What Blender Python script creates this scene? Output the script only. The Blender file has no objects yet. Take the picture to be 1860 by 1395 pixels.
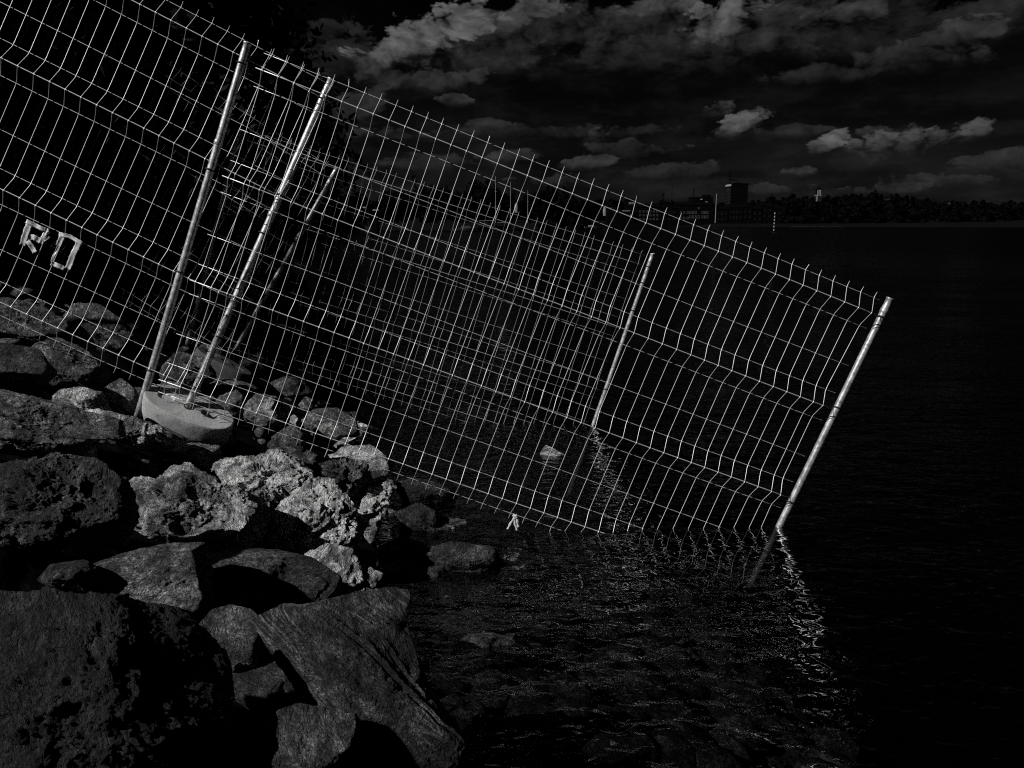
import bpy, bmesh, math, random
import numpy as np
from mathutils import Vector, Matrix, Euler
random.seed(7); rng = np.random.default_rng(7)
S = bpy.context.scene
COL = S.collection
W, H, F, HZ = 1860.0, 1395.0, 1450.0, 407.0          # photograph frame, focal length in its pixels, horizon row
PITCH = math.atan((H/2-HZ)/F)
CZ = 1.86                                            # eye height above the lake

# ------------------------------------------------------------------ camera
cd = bpy.data.cameras.new('camera'); cam = bpy.data.objects.new('camera', cd); COL.objects.link(cam)
cd.sensor_fit = 'HORIZONTAL'; cd.sensor_width = 36.0; cd.lens = 36.0*F/W
cd.clip_start = 0.05; cd.clip_end = 9000
cam.location = (0, 0, CZ); cam.rotation_euler = (math.pi/2-PITCH, 0, 0)
S.camera = cam

# ------------------------------------------------------------------ sun
SUN_AZ, SUN_EL = math.radians(57), math.radians(38)   # azimuth: to the left of straight behind the camera
to_sun = Vector((-math.sin(SUN_AZ)*math.cos(SUN_EL), -math.cos(SUN_AZ)*math.cos(SUN_EL), math.sin(SUN_EL)))
sl = bpy.data.lights.new('sun', 'SUN'); sl.energy = 5.0; sl.angle = math.radians(0.5); sl.color = (1, 0.99, 0.98)
so = bpy.data.objects.new('sun', sl); COL.objects.link(so)
so.rotation_euler = to_sun.to_track_quat('Z', 'Y').to_euler(); so.location = (0, 0, 30)

# ------------------------------------------------------------------ exposure
S.view_settings.view_transform = 'Standard'; S.view_settings.look = 'None'
S.view_settings.exposure = 0.0; S.view_settings.gamma = 1.0; S.view_settings.use_curve_mapping = False
S.cycles.max_bounces = 4; S.cycles.glossy_bounces = 2; S.cycles.transparent_max_bounces = 24; S.cycles.diffuse_bounces = 1
S.cycles.sample_clamp_indirect = 2.0; S.cycles.filter_width = 1.1; S.cycles.use_denoising = False

# ------------------------------------------------------------------ pixel helpers (photograph pixels -> rays)
def ray(u, v):
    dx = (u-W/2)/F; dz = -(v-H/2)/F; c, s = math.cos(PITCH), math.sin(PITCH)
    return np.array([dx, c+dz*s, -s+dz*c])
def at_y(u, v, Y):
    d = ray(u, v); return np.array([0, 0, CZ]) + d*(Y/d[1])
def at_z(u, v, z):
    d = ray(u, v); return np.array([0, 0, CZ]) + d*((z-CZ)/d[2])
def azel(u, v):
    d = ray(u, v); d = d/np.linalg.norm(d); return math.atan2(d[0], d[1]), math.asin(d[2])

# ------------------------------------------------------------------ node helper
class N:
    def __init__(s, tree, flat=False): s.t = tree; s.flat = flat
    def new(s, typ, **kw):
        n = s.t.nodes.new(typ)
        for k, v in kw.items(): setattr(n, k, v)
        return n
    def put(s, sock, v):
        if hasattr(v, 'is_output') or isinstance(v, bpy.types.NodeSocket): s.t.links.new(v, sock)
        else: sock.default_value = v
    def m(s, op, a, b=0.0, c=0.0, clamp=False):
        n = s.new('ShaderNodeMath', operation=op); n.use_clamp = clamp
        for i, x in enumerate((a, b, c)): s.put(n.inputs[i], x)
        return n.outputs[0]
    def vec(s, x, y, z):
        n = s.new('ShaderNodeCombineXYZ')
        for i, q in enumerate((x, y, z)): s.put(n.inputs[i], q)
        return n.outputs[0]
    def vm(s, op, a, b):
        n = s.new('ShaderNodeVectorMath', operation=op); s.put(n.inputs[0], a); s.put(n.inputs[1], b); return n.outputs['Value' if op == 'LENGTH' else 0]
    def noise(s, v, scale, detail=4.0, rough=0.55, dist=0.0, color=False, typ=None):
        n = s.new('ShaderNodeTexNoise')
        if s.flat: n.noise_dimensions = '2D'
        if typ: n.noise_type = typ
        s.put(n.inputs['Vector'], v); n.inputs['Scale'].default_value = scale
        n.inputs['Detail'].default_value = detail; n.inputs['Roughness'].default_value = rough
        n.inputs['Distortion'].default_value = dist
        return n.outputs['Color' if color else 'Fac']
    def ramp(s, x, lo, hi, a=0.0, b=1.0, smooth=True):
        n = s.new('ShaderNodeMapRange'); n.interpolation_type = 'SMOOTHSTEP' if smooth else 'LINEAR'
        s.put(n.inputs['Value'], x)
        for k, q in (('From Min', lo), ('From Max', hi), ('To Min', a), ('To Max', b)): s.put(n.inputs[k], q)
        return n.outputs['Result']
    def grey(s, x): return s.vec(x, x, x)

def srgb(v): 
    v = v/255.0
    return v/12.92 if v <= 0.04045 else ((v+0.055)/1.055)**2.4

# ------------------------------------------------------------------ world: a dark, red-filtered Nishita sky with cumulus
wd = bpy.data.worlds.new('World'); S.world = wd; wd.use_nodes = True
nt = wd.node_tree; nt.nodes.clear(); n = N(nt, True)
tc = n.new('ShaderNodeTexCoord'); dirv = tc.outputs['Generated']
sep = n.new('ShaderNodeSeparateXYZ'); nt.links.new(dirv, sep.inputs[0])
az = n.m('ARCTAN2', sep.outputs[0], sep.outputs[1]); el = n.m('ARCSINE', sep.outputs[2])
P0 = n.vec(az, n.m('MULTIPLY', el, 1.7), 3.1)
wc = n.noise(P0, 9.0, 5.0, 0.6, color=True)
wv = n.vm('SCALE', n.vm('SUBTRACT', wc, (0.5, 0.5, 0.5)), (0, 0, 0)); 
nt.nodes[-1].inputs['Scale'].default_value = 0.045
P1 = n.vm('ADD', P0, wv)
def billow(v, scale):
    t = n.new('ShaderNodeTexVoronoi'); t.voronoi_dimensions = '2D'; t.feature = 'F1'; n.put(t.inputs['Vector'], v); t.inputs['Scale'].default_value = scale
    t.inputs['Detail'].default_value = 2.5; t.inputs['Roughness'].default_value = 0.62; t.inputs['Lacunarity'].default_value = 2.2
    t.normalize = True; return n.m('SUBTRACT', 1.0, t.outputs['Distance'])
def cloud_height(v): return n.m('MULTIPLY_ADD', billow(v, 26.0), 0.75, n.m('MULTIPLY', n.noise(v, 14.0, 9.0, 0.62), 0.85))
puff = cloud_height(P1)
puff2 = cloud_height(n.vm('ADD', P1, (-0.013, 0.020, 0.0)))      # the same cloud a little towards the sun
relief = n.m('SUBTRACT', puff, puff2)
band = n.noise(n.vec(n.m('MULTIPLY', az, 0.45), n.m('MULTIPLY', el, 2.6), 7.7), 9.0, 6.0, 0.6)
streak = n.noise(n.vec(n.m('MULTIPLY', az, 0.8), n.m('MULTIPLY', el, 2.2), 1.7), 15.0, 8.0, 0.62)
# photograph-derived cumulus: (u, v, half width, half height, brightness 0-255)
clouds = [(735,96,74,52,74),(790,66,60,42,72),(845,44,52,34,64),(694,112,40,44,62),(955,24,50,22,58),(905,48,50,26,52),(760,150,120,26,34),(900,86,180,60,30),(1130,60,160,50,30),(1330,90,190,46,30),(1600,70,200,46,22),(880,110,130,40,34),(1000,70,110,40,32),
 (1300,46,58,44,70),(1335,22,56,30,60),(1180,20,80,22,54),(1110,28,50,18,40),(1240,88,150,30,32),(1130,110,110,30,26),(1420,34,100,50,38),(1540,36,56,36,42),(1640,26,80,30,24),(1752,48,120,44,24),
 (618,108,58,50,27),(588,64,36,26,22),(820,184,24,12,36),(1000,244,230,15,22),(1330,230,44,22,68),(1356,214,30,14,50),(1296,206,30,16,40),
 (1500,266,24,17,74),(1516,250,20,14,66),(1590,264,46,22,58),(1650,258,40,20,50),(1710,248,48,20,56),(1768,240,34,16,56),(1600,240,50,14,36),(1720,72,54,26,38),(1640,116,100,24,28),
 (1500,142,90,22,25),(1450,312,28,10,46),(930,287,60,13,34),(1055,298,44,13,40),(1150,274,70,18,24),(1440,240,76,12,26),
 (1815,300,70,18,28),(1395,346,70,10,32),(1620,344,64,10,30),(710,248,60,14,28),(880,228,40,10,32),(1085,246,26,12,38),(780,300,80,18,26),(640,200,40,36,30),(1230,316,70,14,24),(1700,330,70,12,24),(1010,330,60,14,28)]
dens = None
for (u, v, ru, rv, b) in clouds:
    a0, e0 = azel(u, v); ra = ru/F; re = rv/F
    lean = 0.9 if ru < 75 and rv > 12 else 0.25                   # small puffs are blown over to the right
    ey = n.m('SUBTRACT', el, e0)
    dx = n.m('MULTIPLY', n.m('MULTIPLY_ADD', ey, -lean, n.m('SUBTRACT', az, a0)), 1/ra); dy = n.m('MULTIPLY', ey, 1/re)
    r = n.m('SQRT', n.m('MULTIPLY_ADD', dx, dx, n.m('MULTIPLY', dy, dy)))
    q = n.m('MULTIPLY_ADD', n.m('SUBTRACT', puff, 0.91), -3.2 if ru < 75 else -2.2, r)
    k = n.m('MULTIPLY', n.ramp(q, 1.05, n.ramp(dy, -0.6, 0.35, -0.35, 0.72)), n.ramp(dy, -1.0, 0.55, srgb(b)*0.30, srgb(b)*1.12))   # crisp sunlit heads, soft shaded bases
    dens = k if dens is None else n.m('MAXIMUM', dens, k)
# generic cloud for the rest of the sky (outside the frame it goes on in the same way)
gm = n.m('MULTIPLY', n.ramp(n.noise(P1, 3.3, 8.0, 0.55), 0.54, 0.76), srgb(30))
outside = n.m('MAXIMUM', n.ramp(n.m('ABSOLUTE', az), 0.60, 0.85), n.ramp(el, 0.27, 0.42))
dens = n.m('MAXIMUM', dens, n.m('MULTIPLY', gm, outside))
lit = n.m('MULTIPLY_ADD', relief, 3.2, 0.92); lit = n.m('MAXIMUM', lit, 0.22)
cl = n.m('MULTIPLY', dens, lit)
thin = n.m('MULTIPLY', n.ramp(streak, 0.42, 0.75), n.ramp(el, 0.26, 0.04, 0.0006, 0.0062))
sky = n.new('ShaderNodeTexSky', sky_type='NISHITA'); sky.sun_disc = False
sky.sun_elevation = SUN_EL; sky.sun_rotation = math.pi + SUN_AZ
sk = n.new('ShaderNodeSeparateColor'); nt.links.new(sky.outputs[0], sk.inputs[0])
clear = n.m('MULTIPLY', sk.outputs[0], 0.0013)
clear = n.m('MULTIPLY', clear, n.ramp(el, 0.26, 0.02, 0.16, 1.0))
clear = n.m('MULTIPLY', clear, n.ramp(band, 0.3, 0.7, 0.55, 1.25))
tot = n.m('ADD', n.m('ADD', clear, thin), cl)
bg = n.new('ShaderNodeBackground'); nt.links.new(n.grey(n.m('MULTIPLY', tot, 10.0)), bg.inputs[0]); bg.inputs[1].default_value = 0.1
wo = n.new('ShaderNodeOutputWorld'); nt.links.new(bg.outputs[0], wo.inputs[0])

# ------------------------------------------------------------------ object helpers
def tag(o, label=None, cat=None, group=None, kind=None):
    if label: o['label'] = label
    if cat: o['category'] = cat
    if group: o['group'] = group
    if kind: o['kind'] = kind
    return o
def empty(name, loc, label, cat, group=None):
    o = bpy.data.objects.new(name, None); o.empty_display_size = 0.1; o.location = Vector(loc); COL.objects.link(o)
    return tag(o, label, cat, group)
def link(name, me, mat=None, parent=None, loc=None):
    o = bpy.data.objects.new(name, me); COL.objects.link(o)
    if mat is not None and not me.materials: me.materials.append(mat)
    if loc is not None: o.location = Vector(loc)
    if parent is not None:
        o.parent = parent
        l = Vector((0, 0, 0)); p = parent
        while p is not None: l += p.location; p = p.parent
        o.matrix_parent_inverse = Matrix.Translation(-parent.location) if False else Matrix.Identity(4)
        o.location = o.location - l if loc is not None else -l
    return o
def mesh_np(name, v, f, smooth=True):
    me = bpy.data.meshes.new(name); v = np.asarray(v, dtype=np.float32); f = np.asarray(f, dtype=np.int32)
    me.vertices.add(len(v)); me.vertices.foreach_set('co', v.ravel())
    k = f.shape[1]; me.loops.add(f.size); me.loops.foreach_set('vertex_index', f.ravel())
    me.polygons.add(len(f)); me.polygons.foreach_set('loop_start', np.arange(0, f.size, k, dtype=np.int32))
    me.update(calc_edges=True)
    if smooth: me.polygons.foreach_set('use_smooth', np.ones(len(f), dtype=bool))
    return me
def tube_vf(pts, r, sides=8, cap=True):
    pts = np.asarray(pts, float); m = len(pts); rr = np.broadcast_to(np.asarray(r, float), (m,))
    t = np.gradient(pts, axis=0); t /= np.linalg.norm(t, axis=1)[:, None]+1e-12
    up = np.array([0.0, 0, 1.0]) if abs(t[:, 2]).mean() < 0.9 else np.array([0, 1.0, 0])
    a = np.cross(t, up); a /= np.linalg.norm(a, axis=1)[:, None]; b = np.cross(t, a)
    th = np.linspace(0, 2*math.pi, sides, endpoint=False)
    v = pts[:, None, :] + rr[:, None, None]*(np.cos(th)[None, :, None]*a[:, None, :]+np.sin(th)[None, :, None]*b[:, None, :])
    v = v.reshape(-1, 3); f = []
    for i in range(m-1):
        for j in range(sides):
            k = (j+1) % sides; f.append((i*sides+j, i*sides+k, (i+1)*sides+k, (i+1)*sides+j))
    f = list(f)
    if cap:
        c0 = len(v); v = np.vstack([v, pts[:1], pts[-1:]])
        for j in range(sides):
            k = (j+1) % sides; f.append((c0, c0, k, j)); f.append((c0+1, c0+1, (m-1)*sides+j, (m-1)*sides+k))
    return v, f
def poly_mesh(name, parts, smooth=True):
    me = bpy.data.meshes.new(name); V = []; Fc = []; o = 0
    for v, f in parts:
        V += [tuple(x) for x in v]
        for q in f:
            q = list(dict.fromkeys(int(i)+o for i in q)); Fc.append(q)
        o += len(v)
    me.from_pydata(V, [], Fc); me.update()
    if smooth: me.polygons.foreach_set('use_smooth', np.ones(len(me.polygons), dtype=bool))
    return me
def tube(name, pts, r, mat, parent, sides=8, cap=True):
    return link(name, poly_mesh(name, [tube_vf(pts, r, sides, cap)]), mat, parent)
def box_vf(c, s, rz=0.0):
    c = np.asarray(c, float); s = np.asarray(s, float)/2
    v = np.array([[x, y, z] for x in (-1, 1) for y in (-1, 1) for z in (-1, 1)], float)*s
    cr, sr = math.cos(rz), math.sin(rz); v = np.stack([v[:, 0]*cr-v[:, 1]*sr, v[:, 0]*sr+v[:, 1]*cr, v[:, 2]], 1)+c
    return v, [(0, 1, 3, 2), (4, 6, 7, 5), (0, 4, 5, 1), (2, 3, 7, 6), (0, 2, 6, 4), (1, 5, 7, 3)]
def box(name, c, s, mat, parent=None, rz=0.0):
    return link(name, poly_mesh(name, [box_vf(c, s, rz)], False), mat, parent)

# vectorised gradient noise
_perm = rng.permutation(256); _perm = np.concatenate([_perm, _perm, _perm])
_g = rng.normal(size=(256, 3)); _g /= np.linalg.norm(_g, axis=1)[:, None]
def pnoise(p):
    p = np.asarray(p, float); i = np.floor(p).astype(int); f = p-i; u = f*f*f*(f*(f*6-15)+10); i &= 255
    r = 0
    for dx in (0, 1):
        for dy in (0, 1):
            for dz in (0, 1):
                h = _perm[_perm[_perm[i[:, 0]+dx]+i[:, 1]+dy]+i[:, 2]+dz] & 255
                g = _g[h]; d = f-np.array([dx, dy, dz]); w = 1
                for k, q in enumerate((dx, dy, dz)): w = w*(u[:, k] if q else 1-u[:, k])
                r = r+w*(g*d).sum(1)
    return r*1.5
def fbm(p, oct=5, gain=0.5, ridged=False):
    a = 1.0; r = 0; q = np.asarray(p, float).copy()
    for o in range(oct):
        x = pnoise(q+o*17.3); r = r+a*((1-2*np.abs(x)) if ridged else x); a *= gain; q = q*2.03
    return r

# ------------------------------------------------------------------ materials
def mat_new(name):
    m = bpy.data.materials.new(name); m.use_nodes = True; t = m.node_tree; t.nodes.clear(); q = N(t)
    out = q.new('ShaderNodeOutputMaterial'); return m, q, out
def bsdf(q, out, col, rough=0.8, metal=0.0, spec=0.3, normal=None):
    b = q.new('ShaderNodeBsdfPrincipled'); q.put(b.inputs['Base Color'], col); q.put(b.inputs['Roughness'], rough)
    q.put(b.inputs['Metallic'], metal); b.inputs['Specular IOR Level'].default_value = spec
    if normal is not None: q.t.links.new(normal, b.inputs['Normal'])
    q.t.links.new(b.outputs[0], out.inputs[0]); return b
def bump(q, h, strength, dist, normal=None):
    b = q.new('ShaderNodeBump'); b.inputs['Strength'].default_value = strength; b.inputs['Distance'].default_value = dist
    q.t.links.new(h, b.inputs['Height'])
    if normal is not None: q.t.links.new(normal, b.inputs['Normal'])
    return b.outputs[0]
def plain(name, g, rough=0.8, metal=0.0, spec=0.3, scale=8.0, var=0.35):
    if g < 0.02 and name != 'black_plastic': spec = 0.02
    m, q, out = mat_new(name); t = q.new('ShaderNodeTexCoord')
    x = q.noise(t.outputs['Object'], scale, 5, 0.6)
    bsdf(q, out, q.grey(q.ramp(x, 0.25, 0.75, g*(1-var), g*(1+var))), rough, metal, spec); return m

def rock_material():
    m, q, out = mat_new('rock_surface'); t = q.new('ShaderNodeTexCoord'); oi = q.new('ShaderNodeObjectInfo')
    off = q.m('MULTIPLY', oi.outputs['Random'], 37.0)
    p = q.vm('ADD', t.outputs['Object'], q.vec(off, off, off))
    ps = q.vm('MULTIPLY', p, (1.0, 1.0, 2.6))                     # foliation: the layers run across the stone's own z
    warp = q.vm('ADD', ps, q.vm('MULTIPLY', q.noise(p, 5.0, 3, 0.5, color=True), (0.12, 0.12, 0.5)))
    big = q.noise(p, 5.0, 5, 0.6); band = q.noise(warp, 6.0, 7, 0.62); fine = q.noise(ps, 42.0, 6, 0.74)
    grit = q.noise(p, 150.0, 3, 0.75)
    c = q.m('MULTIPLY', q.ramp(big, 0.3, 0.7, 0.55, 1.35), q.ramp(band, 0.34, 0.68, 0.30, 1.6))
    mid = q.noise(q.vm('MULTIPLY', p, (1.0, 1.0, 1.8)), 17.0, 4, 0.6, 0.8); c = q.m('MULTIPLY', c, q.ramp(mid, 0.34, 0.66, 0.45, 1.5))
    sc = q.new('ShaderNodeSeparateColor'); q.t.links.new(oi.outputs['Color'], sc.inputs[0])
    def con(x): return q.m('MULTIPLY_ADD', q.m('SUBTRACT', x, 1.0), sc.outputs[1], 1.0)
    c = q.m('MULTIPLY', c, con(q.ramp(fine, 0.38, 0.64, 0.16, 1.85)))
    c = q.m('MULTIPLY', c, con(q.ramp(grit, 0.36, 0.64, 0.25, 1.75)))
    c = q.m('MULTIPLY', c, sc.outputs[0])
    vein = q.noise(q.vm('MULTIPLY', p, (0.8, 0.8, 6.0)), 3.0, 6, 0.65, 0.6)
    vein = q.m('MULTIPLY', q.ramp(q.m('ABSOLUTE', q.m('SUBTRACT', vein, 0.5)), 0.030, 0.0), q.m('MULTIPLY', sc.outputs[2], q.ramp(big, .42, .58)))
    c = q.m('MULTIPLY_ADD', vein, q.m('MULTIPLY', sc.outputs[0], 3.2), c)
    h = q.m('ADD', q.m('MULTIPLY', band, 0.55), q.m('MULTIPLY', fine, 0.42)); h = q.m('MULTIPLY_ADD', grit, 0.16, h)
    crack = q.noise(q.vm('MULTIPLY', p, (1, 1, 2.2)), 9.0, 6, 0.6, 1.2)
    h = q.m('MULTIPLY_ADD', q.ramp(q.m('ABSOLUTE', q.m('SUBTRACT', crack, 0.5)), 0.0, 0.05), 0.42, h)
    nb = bump(q, q.m('MULTIPLY_ADD', q.noise(ps, 13.0, 4, 0.6), 0.9, h), 1.0, 0.10)
    bsdf(q, out, q.grey(q.m('MINIMUM', c, 0.8)), 0.75, 0, 0.25, nb); return m
M = {}
M['rock'] = rock_material()

def galvanised(name, g, rough):
    m, q, out = mat_new(name); t = q.new('ShaderNodeTexCoord')
    v = q.new('ShaderNodeTexVoronoi'); q.put(v.inputs['Vector'], t.outputs['Object']); v.inputs['Scale'].default_value = 75
    sp = q.noise(t.outputs['Object'], 22, 6, 0.65); st = q.noise(q.vm('MULTIPLY', t.outputs['Object'], (40, 40, 6)), 3.0, 4, 0.6)
    a = q.new('ShaderNodeSeparateColor'); q.t.links.new(v.outputs['Color'], a.inputs[0])
    c = q.m('MULTIPLY', q.ramp(a.outputs[0], 0, 1, 0.75, 1.2), q.ramp(sp, 0.3, 0.7, 0.6, 1.35))
    c = q.m('MULTIPLY', c, q.ramp(st, 0.3, 0.7, 0.8, 1.15)); c = q.m('MULTIPLY', c, g)
    nb = bump(q, sp, 0.25, 0.002)
    bsdf(q, out, q.grey(q.m('MINIMUM', c, 0.85)), rough, 0.6, 0.5, nb); return m
M['post'] = galvanised('galvanised_tube', 0.40, 0.42)
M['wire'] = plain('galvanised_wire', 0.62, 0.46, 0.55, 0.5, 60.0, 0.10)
M['wire_dim'] = plain('dimmed_wire', 0.27, 0.5, 0.35, 0.5, 60.0, 0.15)  # darker copy of the same wire; the far panels' dimness is put into its colour
M['tie'] = plain('black_plastic', 0.012, 0.5)
M['tape'] = plain('packing_tape', 0.46, 0.35, 0, 0.5, 60, 0.3)
M['ribbon'] = plain('white_ribbon', 0.42, 0.6, 0, 0.3, 80, 0.2)

# ------------------------------------------------------------------ terrain
def shore_x(y): return -0.30-0.27*(y-2.8)
def bank(x, y):
    d = shore_x(y)-x
    up = np.where(d < 3.2, 0.5*d, 1.6+0.16*(d-3.2)); up = np.minimum(up, 3.4)
    dn = np.maximum(0.42*d, -3.5)
    return np.where(d > 0, up, dn)
def hit_bank(u, v, sink=0.0):
    d = ray(u, v); lo, hi = 0.5, 60.0
    f = lambda t: CZ+d[2]*t-(float(bank(d[0]*t, d[1]*t))+sink)
    t = lo
    while t < hi and f(t) > 0: t += 0.02
    return np.array([0, 0, CZ])+d*t
AZ_TOWN = azel(1055, 400)[0]
def far_land(x, y):
    r = np.hypot(x, y); a = np.arctan2(x, y)
    t = np.clip((a-(AZ_TOWN-0.05))/0.06, 0, 1); ysh = 235*(1-t)+535*t
    rise = r-ysh
    h = np.where(rise < 0, -4, np.minimum(rise*0.35, 2.2)+np.clip(rise-60, 0, 500)*0.028)
    return h
def terrain_z(x, y):
    r = np.hypot(x, y); b = bank(x, y)
    w = np.clip((r-120)/80, 0, 1); b = b*(1-w)+np.where(shore_x(y)-x > 0, 2.0, -3.5)*w
    z = np.maximum(b, np.where(y > 0, far_land(x, y), -4))
    return z
rings = np.concatenate([np.linspace(0.0, 0.5, 3), np.geomspace(0.6, 3200, 250)])
azs = np.concatenate([np.linspace(-math.pi, -0.75, 60, endpoint=False), np.linspace(-0.75, 0.75, 330, endpoint=False), np.linspace(0.75, math.pi, 60, endpoint=False)])
RR, AA = np.meshgrid(rings, azs, indexing='ij'); X = RR*np.sin(AA); Y = RR*np.cos(AA)
Z = terrain_z(X, Y)
pn = np.stack([X, Y, 0*X], -1).reshape(-1, 3)
near = (RR < 30)
rough = (fbm(pn*2.2, 5)*0.07+fbm(pn*9.0, 3, ridged=True)*0.012).reshape(X.shape)
Z = Z-0.10*near*(np.clip(Z+0.5, 0, 1))+np.where(near, rough, 0)
V = np.stack([X, Y, Z], -1).reshape(-1, 3); na = len(azs); nr = len(rings)
ii, jj = np.meshgrid(np.arange(nr-1), np.arange(na), indexing='ij'); j2 = (jj+1) % na
FQ = np.stack([ii*na+jj, ii*na+j2, (ii+1)*na+j2, (ii+1)*na+jj], -1).reshape(-1, 4)[:, ::-1]
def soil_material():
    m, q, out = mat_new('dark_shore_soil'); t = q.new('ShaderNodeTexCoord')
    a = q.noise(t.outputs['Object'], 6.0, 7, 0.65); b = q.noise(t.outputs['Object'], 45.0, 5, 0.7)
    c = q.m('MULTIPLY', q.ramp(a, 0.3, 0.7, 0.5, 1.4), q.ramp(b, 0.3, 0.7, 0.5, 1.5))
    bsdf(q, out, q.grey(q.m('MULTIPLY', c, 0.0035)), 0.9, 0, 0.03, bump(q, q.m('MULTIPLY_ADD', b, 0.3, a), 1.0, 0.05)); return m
M['soil'] = soil_material()
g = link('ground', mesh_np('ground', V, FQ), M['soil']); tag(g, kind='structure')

# ------------------------------------------------------------------ water
def water_material():
    m, q, out = mat_new('lake_water'); geo = q.new('ShaderNodeNewGeometry'); p = geo.outputs['Position']
    p = q.vm('MULTIPLY', p, (1.0, 1.0, 0.0))
    w1 = q.noise(q.vm('MULTIPLY', p, (0.75, 1.1, 1.0)), 15.0, 1.5, 0.5, 0.7)
    w2 = q.noise(q.vm('MULTIPLY', p, (0.7, 1.2, 1.0)), 4.5, 1, 0.5, 0.4)
    w3 = q.noise(q.vm('MULTIPLY', p, (0.5, 1.3, 1.0)), 0.40, 2, 0.5)
    calm = q.ramp(q.noise(q.vm('MULTIPLY', p, (0.6, 1.0, 1.0)), 0.55, 3, 0.6), 0.35, 0.65, 0.45, 1.2)   # smooth patches and cat's paws
    h = q.m('MULTIPLY', q.m('MULTIPLY_ADD', w2, 2.3, w1), calm); h = q.m('MULTIPLY_ADD', w3, 3.5, h)
    nb = bump(q, h, 1.0, 0.011)
    fr = q.new('ShaderNodeFresnel'); fr.inputs['IOR'].default_value = 1.12; q.t.links.new(nb, fr.inputs['Normal'])
    gl = q.new('ShaderNodeBsdfGlossy'); gl.distribution = 'BECKMANN'; q.put(gl.inputs['Roughness'], q.ramp(q.vm('LENGTH', p, (0, 0, 0)), 7.0, 70.0, 0.0, 0.34)); q.t.links.new(nb, gl.inputs['Normal'])
    tr = q.new('ShaderNodeBsdfTransparent'); tr.inputs[0].default_value = (0.30, 0.30, 0.30, 1)
    mx = q.new('ShaderNodeMixShader'); q.t.links.new(q.m('MULTIPLY', fr.outputs[0], 0.32), mx.inputs[0]); q.t.links.new(tr.outputs[0], mx.inputs[1]); q.t.links.new(gl.outputs[0], mx.inputs[2])
    q.t.links.new(mx.outputs[0], out.inputs[0]); return m
M['water'] = water_material()
wr = np.geomspace(0.3, 3000, 60); WA = np.linspace(-math.pi, math.pi, 96, endpoint=False)
R2, A2 = np.meshgrid(wr, WA, indexing='ij'); WV = np.stack([R2*np.sin(A2), R2*np.cos(A2), 0*R2], -1).reshape(-1, 3)
ii, jj = np.meshgrid(np.arange(59), np.arange(96), indexing='ij'); j2 = (jj+1) % 96
WF = np.stack([ii*96+jj, ii*96+j2, (ii+1)*96+j2, (ii+1)*96+jj], -1).reshape(-1, 4)[:, ::-1]
wtr = link('water', mesh_np('water', WV, WF), M['water']); tag(wtr, kind='structure')

# ------------------------------------------------------------------ fence panels (pose solved from the photograph)
def rodr(r):
    r = np.asarray(r, float); th = np.linalg.norm(r)+1e-12; k = r/th
    K = np.array([[0, -k[2], k[1]], [k[2], 0, -k[0]], [-k[1], k[0], 0]])
    return np.eye(3)+math.sin(th)*K+(1-math.cos(th))*K@K
class Panel:
    def __init__(s, p): s.o = np.array(p[:3])+np.array([0, 0, CZ]); s.R = rodr(p[3:6]); s.bow, s.tw = p[7], p[8]
    def __call__(s, x, y, z):
        x, y, z = np.broadcast_arrays(*[np.asarray(q, float) for q in (x, y, z)])
        y2 = y+s.bow*(x-1.7)**2+s.tw*(x-1.7)*(z-0.9)
        return (s.R@np.stack([x.ravel(), y2.ravel(), z.ravel()])).T+s.o
PB = Panel([-1.6568, 4.5727, -1.0114, 0.0026, 0.3657, 0.0429, 0, 0.0014, -0.0097])
PA = Panel([-2.274, 4.5996, -0.74, -0.0281, 0.4654, 0.1014, 0, 0.0106, -0.0139])
PD = Panel([-2.0531, 7.5337, -1.263, -0.0081, 0.3005, -0.0603, 0, -0.0062, 0])
PE = Panel([-2.6252, 7.2047, -1.1048, 0.0122, 0.5618, -0.0121, 0, 0, 0])
PITCHW, KD, KB = 0.09, 0.062, 0.0908
def panel_mesh(P, j0, j1, rows, parent, rthin, rthick, bent, seed, mt='wire'):
    r = random.Random(seed)
    xs0, xs1 = j0*PITCHW-0.035, j1*PITCHW+0.045
    hor = []                                             # (height, thick?, depth)
    for i, a in enumerate(rows):
        hor += [(a, True, -KD), (a-KB, False, 0.0), (a+KB, False, 0.0)]
        if i < len(rows)-1: hor.append((a+0.445*(rows[i+1]-a), False, 0.0))
    hor.sort()
    for z, th, y in hor:
        xs = np.linspace(xs0, xs1, 22)
        tube('horizontal_wire', P(xs, y+(0.006 if not th else 0.006), z+0*xs+0.002*np.sin(xs*3+z*7)), rthick if th else rthin, M[mt], parent, 6)
    for j in range(j0, j1+1):
        x = j*PITCHW
        pts = []                                         # one crimped upright with softly rounded kinks
        zb, zt = rows[0]-KB, rows[-1]+KB
        tb, tt = 0.036, 0.034
        by = bent.get(('b', j), r.gauss(0, 0.006)); ty = bent.get(('t', j), r.gauss(0, 0.005))
        pts.append((by, zb-tb)); pts.append((0, zb))
        for i, a in enumerate(rows):
            if i: pts += [(0.0, a-KB-0.022), (-0.006, a-KB+0.012)]
            else: pts += [(-0.008, a-KB+0.014)]
            pts += [(-KD+0.010, a-0.014), (-KD, a), (-KD+0.010, a+0.014), (-0.006, a+KB-0.012)]
            if i < len(rows)-1: pts += [(0.0, a+KB+0.022)]
        pts += [(0, zt), (ty, zt+tt)]
        pts = np.array(pts); xx = x+bent.get(('x', j), 0.0)*np.sin((pts[:, 1]-zb)/(zt-zb)*math.pi)+0.0015*np.sin(pts[:, 1]*5+j)
        tube('vertical_wire', P(xx, pts[:, 0]-0.003, pts[:, 1]), rthin, M[mt], parent, 6)
def dir_off(a, b): d = np.asarray(b)-np.asarray(a); return d/np.linalg.norm(d)
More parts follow.
